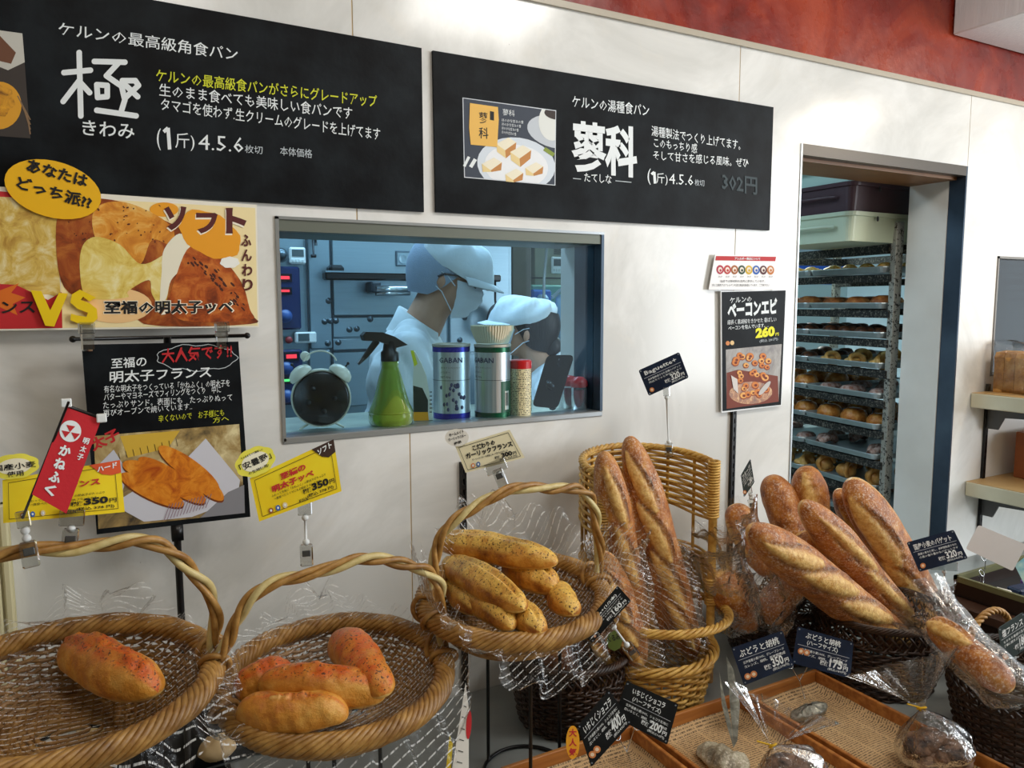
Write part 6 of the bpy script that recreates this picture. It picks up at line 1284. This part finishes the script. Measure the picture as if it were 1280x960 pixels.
card('navy price card on a clip in front of the dark door strip', [(1133, 678), (1192, 662), (1210, 698), (1149, 715)], 1.86, '国産小麦のバゲット', ['国産小麦を使用し、長時間熟成させた', '小麦の香り豊かなバゲットです'], '320', m_nv)
clip_stick('wide clear clip below the navy baguette card by the door strip', PD(1180, 708, 1.86), PD(1183, 758, 1.88), .06)
card('dark grey price card cut by the right photo edge, above the large dark basket', [(1248, 785), (1279, 765), (1290, 806), (1253, 831)], 1.58, '塩フランス', ['もちもち食感の生地', '丁寧に焼き上げました'], '180', mat('card_slate', '3A4648', .35), n=(-.55, -.75, .35))
clip_stick('clear clip under the dark grey card at the right photo edge', PD(1268, 815, 1.58), PD(1262, 845, 1.60), .018)
card('small dark card seen almost edge on behind the leaning baguettes', [(926, 594), (938, 573), (943, 603), (930, 622)], 2.02, 'フルーツ', ['小麦の香り豊かな', '丁寧に焼き上げ'], '280', mat('card_slate', '3A4648', .35))
clip_stick('small clear clip under the edge on dark card by the wall', PD(937, 612, 2.02), PD(940, 630, 2.02), .012)

# yellow and white leaflet cards standing at the bottom left centre
q = [(582, 853), (586, 887), (586, 975), (563, 975)]
S = sign('price_card', 'white and red card standing almost edge on at the bottom, left of the ring stand', 'price card', q, 1.25, None, None, .0015, mat('card_white', 'E9E6DE', .5)); S.ell(RD, 586, 906, 3.4, 18, .06, .0008); 
for k in range(6): S.line(BK, [(579 - k * 1.6, 882 + k * 14), (583 - k, 884 + k * 14)], 1., .0010)
S.finish(S.T, NM); q = [(562, 918), (566, 930), (563, 975), (556, 975)]; sign('yellow_card', 'thin yellow card edge beside the white and red card at the bottom', 'price card', q, 1.24, None, None, .0015, m_y)

# ------------------------------------------------------------------ cellophane
def sheet(name, label, txf, a, b, prof, rot, size, seed, parent=None, up=.10, drop=.20, m_=M_CELLO, wr=1., cx=0., cy=0.):
    n = 74; U, V = np.meshgrid(np.linspace(-1, 1, n), np.linspace(-1, 1, n), indexing='ij'); X = size * a * (U * cos(rot) - V * sin(rot)) + cx; Y_ = size * a * (U * sin(rot) + V * cos(rot)) * .92 + cy
    P = np.zeros((n, n, 3))
    for i in range(n):
        for j in range(n):
            x, y = X[i, j], Y_[i, j]; q = math.hypot(x / a, y / b); t = math.atan2(y / b, x / a); k = mno.noise((x * 22 + seed, y * 22, seed * 1.7)); k2 = mno.noise((x * 60, y * 60 + seed, 3.)); fan = sin(t * 19 + seed + k * 2)
            if q < .93: r, z = prof(q / .97); z += .010 + .006 * k * wr + .003 * abs(k2)
            else:
                e = q - .93; fr = max(0., -sin(t)) ** 1.5; e = min(e, .55); z = .014 + e * (up * (1 + .8 * k) * (1 - fr) - drop * fr) * 2.0 + .012 * fan * min(1, e * 4); g = .93 + e * (.45 + .35 * fr + .12 * k); x *= g / q; y *= g / q
                x += .010 * fan * min(1, e * 3) * -sin(t); 
            P[i, j] = (x, y, z)
    uv = np.stack([U.ravel() * .5 * size, V.ravel() * .5 * size], -1)
    b_ = MB().grid(txf(P.reshape(-1, 3)).reshape(P.shape)); o = b_.build(name, m_, None, True, uv=uv, base=np.mean(txf(P.reshape(-1, 3)), 0)); tag(o, label, 'cellophane'); return o
sheet('cellophane_sheet', 'printed clear sheet lining the leftmost basket under the single loaf', tx1, .192, .15, pf, .5, 1.12, 3.3, up=.03)
sheet('cellophane_sheet', 'printed clear sheet spilling over the front of the middle basket of soft rolls', tx2, .180, .15, pf, .75, 1.30, 7.1, up=.05, drop=.15, cx=.0, cy=-.04)
sheet('cellophane_sheet', 'printed clear sheet lining the garlic bread basket with corners standing up', tx3, .174, .14, pf, .8, 1.25, 5.2, up=.08, drop=.07)
def wrap(label, A, B, r, seed, flare=1.4, m_=M_CLEAR, name='clear_bag', closed=False, uvp=False, r2=None):
    A = np.array(A, float); B = np.array(B, float); L = np.linalg.norm(B - A); M = frame(A, B - A, facing((A + B) / 2)); n, k = 40, 44; P = np.zeros((n, k, 3)); UV = []
    r2 = r2 or r
    for i in range(n):
        s = i / (n - 1); rr0 = r + (r2 - r) * s; fl = 1 + (flare - 1) * max(0, (.22 - s) / .22) ** 1.4; end = 1. if not closed else min(1., ((1 - s) / .12 + .04)) ** .6
        for j in range(k):
            t = 2 * pi * j / k; q = mno.noise((cos(t) * 2.2 + seed, sin(t) * 2.2, s * 4.5)); q2 = mno.noise((cos(t) * 6, sin(t) * 6 + seed, s * 3)); rr = rr0 * fl * end * (1.08 + .26 * q + .14 * q2)
            P[i, j] = (s * L + .012 * q2 * (s < .1), rr * cos(t), rr * sin(t) * .8); UV.append((s * L * 3, t / 2 / pi * .6))
    o = MB().grid(xf(M, P.reshape(-1, 3)).reshape(P.shape), cv=True).build(name, m_, None, True, uv=UV, base=(A + B) / 2); tag(o, label, 'bag', 'clear bags around the baguettes'); return o
wrap('clear printed bag around the lower baguettes in the honey basket, left part', PY(770, 672, -.33), PY(800, 830, -.30), .050, 2., 1.35, M_CELLO)
wrap('second clear bag wrapping the broad baguette low in the honey basket', PY(832, 690, -.30), PY(858, 822, -.28), .052, 5., 1.1, M_CELLO)
wrap('clear bag flaring open around the leftmost leaning baguette by the wall', PY(905, 640, -.26), PY(960, 745, -.30), .058, 8., 1.3)
wrap('clear bag around the bread end leaning in the dark basket behind the cards', PY(1005, 690, -.34), PY(950, 780, -.30), .058, 11., 1.2)
wrap('clear bag with a loose mouth over the round bread end by the honey basket', PY(890, 670, -.29), PY(925, 778, -.27), .055, 14., 1.3)
wrap('long clear bag over the baguette half running down to the right', PZ(1150, 752, .83), PZ(1280, 880, .755), .046, 17., 1.5, M_CLEAR2, closed=True)
wrap('empty loose clear bag standing up beside the wrapped baguette half', PY(1168, 735, -.50), PY(1215, 815, -.58), .030, 19., 1.7, M_CLEAR2)
HB = wrap('clear bag over the half baguette in the round dark basket', PY(722, 745, -.28), PY(765, 838, -.22), .055, 23., 1.2)
def tied_bag(label, c, neck, flare, rb_, rh, seed, d, filling):
    C_ = PD(*c, d); N_ = PD(*neck, d - .01); T = thing('tied_bag', label, 'bag', C_ - (0, 0, rh)); rg = random.Random(seed); v = N_ - C_; L = np.linalg.norm(v); v /= L; F_ = PD(*flare, d - .03); M = frame(C_ - v * rh, v, facing(C_)); H_ = L + rh; lf = np.linalg.norm(F_ - N_); n, k = 46, 56; P = np.zeros((n, k, 3)); fd = (F_ - N_) / lf
    for i in range(n):
        s = i / (n - 1)
        for j in range(k):
            t = 2 * pi * j / k; q = mno.noise((cos(t) * 2 + seed, sin(t) * 2, s * 3)); fan = sin(t * 11 + seed)
            if s < .62:
                u = s / .62; rr = rb_ * (sin(pi * min(1, u * .5 + .0)) ** .35 if u < .35 else 1.) * (1 if u < .45 else max(.09, 1 - ((u - .45) / .55) ** 1.3)); rr *= (1 + .16 * q + .05 * fan * u) if u > .1 else 1
                P[i, j] = xf(M, [(H_ * u, rr * cos(t), rr * sin(t) * .8)])[0]
            else:
                u = (s - .62) / .38; rr = rb_ * (.09 + 1.15 * u ** 1.1) * (1 + .25 * fan * u + .2 * q); ax = np.cross(fd, facing(N_)); ax /= np.linalg.norm(ax); P[i, j] = N_ + fd * lf * u * (1 + .15 * q) + ax * rr * cos(t) + facing(N_) * rr * sin(t) * .35
    MB().grid(P, cv=True).build('clear_film', M_CLEAR, T, True); m = MB(); ax = np.cross(v, facing(N_)); m.tube([N_ + (ax * cos(t) + facing(N_) * sin(t)) * rb_ * .13 for t in np.linspace(0, 2 * pi, 17)[:-1]], .0022, 6, True); m.tube([N_ + facing(N_) * .006, N_ + facing(N_) * .008 - R[:, 0] * .014 - R[:, 1] * .004, N_ + facing(N_) * .008 - R[:, 0] * .028 - R[:, 1] * .008], .0016, 5); m.build('twist_tie', mat('tie_yellow', 'E8B81E', .4), T, True)
    for q_ in range(filling):
        a = q_ * 2.4; p = C_ + M[:3, 1] * rb_ * .5 * cos(a) * (q_ > 0) + M[:3, 2] * rb_ * .3 * sin(a) - v * rh * (.55 - .22 * (q_ % 3)); o = MB(); o.ball(p, (rb_ * .50, rb_ * .44, rb_ * .36), 12); o.v[0] = np.array([q__ + (q__ - p) * .25 * mno.noise(tuple(q__ * 60)) for q__ in o.v[0]]); o.build('chocolate_bread', mat('chocolate_bread', '2A1812', .6, var='8A6A54', scale=38, bump=.9, bscale=90), T, True)
tied_bag('clear yellow tied bag of chocolate bread, its pouch in the right newspaper tray', (1168, 932), (1152, 885), (1128, 828), .072, .062, 3, 1.50, 7)
tied_bag('clear yellow tied bag at the bottom centre, left of the other tied bag', (985, 965), (966, 932), (978, 878), .066, .055, 6, 1.36, 6)
# leaf shaped foil strips
S = Sign(PD(915, 880, 1.5), facing(PD(915, 880, 1.5))); T = thing('foil_spikes', 'two tall thin pointed grey foil strips standing beside the honey basket', 'foil', S.at(918, 935)); 
for pts in (((899, 839), (905, 868), (914, 905), (917, 935), (910, 912), (902, 880)), ((908, 820), (917, 838), (925, 880), (922, 925), (917, 935), (913, 890))): MB().prism([S.at(*p) for p in pts], -S.n * .003).build('foil_strip', m_foil, T)

# ------------------------------------------------------------------ right hand shelves
m_sh = mat('shelf_cream', 'D8D2B8', .4, var='CCC5AA', scale=6); m_gr = mat('bracket_grey', '5A5B5C', .4, .6)
for (z1, l) in ((PY(1211, 492, -.01)[2], 'cream shelf board carrying the sliced bread loaf at the right'), (PY(1206, 603, -.01)[2], 'lower cream shelf board at the right with a brown box on it')):
    T = thing('wall_shelf', l, 'shelf', (3.15, -.2, z1 - .055)); MB().box(2.745, 3.55, -.36, -.002, z1 - .052, z1, None, .003).build('shelf_board', m_sh, T); MB().box(2.747, 3.548, -.358, -.004, z1, z1 + .0015).build('top_veneer', mat('veneer_tan', 'B98F58', .4, var='C9A46E', scale=5), T)
    for x in (2.845, 3.45): m = MB(); m.prism([(x - .004, -.003, z1 - .055), (x - .004, -.32, z1 - .055), (x - .004, -.32, z1 - .075), (x - .004, -.07, z1 - .09), (x - .004, -.05, z1 - .135), (x - .004, -.003, z1 - .135)], (.008, 0, 0)); m.build('bracket', m_gr, T)
    if 'sliced' in l: zt = z1 + .002
    else: zl = z1 + .002
T = thing('sliced_loaf', 'square sandwich loaf in a clear bag on the upper cream shelf', 'bread', (2.98, -.14, zt)); mt = bread_mat('sandwich_loaf', 'A8702E', 'C8924A', 'D9AC68', 'E6C890', 'F2DEB0', 'B87838')
m = MB(); x0_, y0_ = 2.83, -.24
for k in range(6):
    y = y0_ + k * .035; prof_ = [(0, 0), (.135, 0), (.14, .01), (.142, .10), (.146, .125), (.135, .143), (.07, .148), (.005, .143), (-.006, .125), (-.002, .10), (-.002, .01)]; MB().prism([(x0_ + a, y, zt + b) for a, b in prof_], (0, .0335, 0)).build('slice', mt, T)
sb = MB(); P = np.zeros((26, 30, 3))
for i in range(26):
    for j in range(30):
        s, t = i / 25, 2 * pi * j / 30; q = mno.noise((cos(t) * 2, sin(t) * 2, s * 5)); rx, rz = .082 + .01 * q, .084 + .008 * q; f = max(abs(cos(t)), abs(sin(t))) ** -.8; P[i, j] = (x0_ + .07 + rx * cos(t) * f, y0_ - .01 + s * .24, zt + .078 + max(-.075, rz * sin(t) * f * (1 + .25 * s * (sin(t) > .5))))
sb.grid(P, cv=True).build('clear_bag', M_CLEAR, T, True)
T = thing('brown_box', 'brown wooden box on the lower cream shelf at the photo edge', 'box', (3.05, -.15, zl)); MB().box(2.96, 3.25, -.30, -.05, zl, zl + .17, None, .003).build('box_body', mat('box_brown', 'A05A2C', .5, var='8A4A22', scale=5), T)
# brown side table, sample tray, white card
P0 = PZ(1194, 752, .70); T = thing('brown_side_table', 'low brown display table at the far right behind the dark basket', 'table', (2.3, -.68, .56)); MB().box(1.905, 2.75, -1.0, -.40, .70, .725, None, .003).build('table_top', mat('table_brown', '4A3226', .4, var='3C281E', scale=4), T); MB().box(1.925, 2.73, -.98, -.42, .562, .70).build('table_body', mat('table_brown_b', '3A2820', .5), T)
MB_ = MB; T = thing('sample_tray', 'black tray with a green edge holding small packets, right of the navy baguette card', 'tray', (2.18, -.56, .727)); x0_, x1_, y0_, y1_ = 1.96, 2.40, -.68, -.445
MB().box(x0_, x1_, y0_, y1_, .727, .733).build('tray_floor', mat('tray_black', '1A1412', .4), T)
for a in ((x0_, x1_, y1_ - .008, y1_), (x0_, x1_, y0_, y0_ + .008), (x0_, x0_ + .008, y0_, y1_), (x1_ - .008, x1_, y0_, y1_)): MB().box(a[0], a[1], a[2], a[3], .733, .775).build('tray_side', mat('tray_dark_brown', '2A1C16', .4), T); MB().box(a[0] - .001, a[1] + .001, a[2] - .001, a[3] + .001, .765, .780).build('green_edge', mat('edge_olive', '6A6A48', .4), T)
rg = random.Random(9)
for k, (c, nmz) in enumerate((('E0C83A', 'yellow'), ('C8402C', 'red'), ('D84A8A', 'pink'), ('3A8AA8', 'blue'), ('E8E4D8', 'white'), ('2A3A5A', 'navy'), ('7A5AA8', 'violet'), ('58A05A', 'green'))):
    x, y = 2.02 + (k % 4) * .085, -.62 + (k // 4) * .09 + rg.uniform(-.01, .01); a = rg.uniform(-.6, .6); M = np.eye(4); M[:3, :3] = [[cos(a), -sin(a), 0], [sin(a), cos(a), 0], [0, 0, 1]]; M[:3, 3] = (x, y, .7335); o = MB().box(-.032, .032, -.02, .02, 0, .02, M, .004).build('snack_packet', mat('packet_' + nmz, c, .3, bump=.4), None, base=(x, y, .7335)); tag(o, 'small %s packet lying in the black sample tray' % nmz, 'packet', 'packets in the sample tray')
S = sign('blank_card', 'blank white card tilted in a wire holder above the black sample tray', 'card', [(1223, 656), (1283, 681), (1266, 714), (1207, 686)], 1.98, None, None, .0015, mat('paper_white', 'E4E4E6', .6), None, 2.5)
wire_holder('two loop wire holder in front of the blank white card', (1229, 697), (1227, 716), (1228, 735), 1.97, .735)
sign('blue_card', 'pale blue card corner at the right photo edge below the blank white card', 'card', [(1268, 706), (1290, 690), (1296, 722), (1280, 730)], 1.96, None, None, .0015, mat('card_sky', '7FC0D0', .5, var='BFE0DC', scale=60))
# paper bread at the lower left
crumple('pale_wrapped_roll', 'pale peaked paper wrapped roll at the bottom left between the two left baskets', 'bread', (272, 952, .035, .03), .60, .05, mat('pale_paper', 'D6B98A', .7, var='C9A878', scale=30), 7)

S = Sign(PD(768, 801, 1.50), facing(PD(768, 801, 1.50))); P6 = [S.at(768 + 10 * cos(t), 801 + 13 * sin(t)) for t in np.arange(8) * pi / 4]
st = MB().prism(P6, -S.n * .001).build('bag_sticker', mat('sticker_olive', '5A6A2A', .5), HB, label='olive green eight sided sticker')
S.text(BK, 'くるみ', (761, 803), (776, 799), 8, .02, .0006)
for m_, mb in S.lay.items(): q_ = mb.build('lettering', m_, None, base=BASE[st]); q_.parent = st; q_.location = (0, 0, 0); tag(q_, kind='stuff')
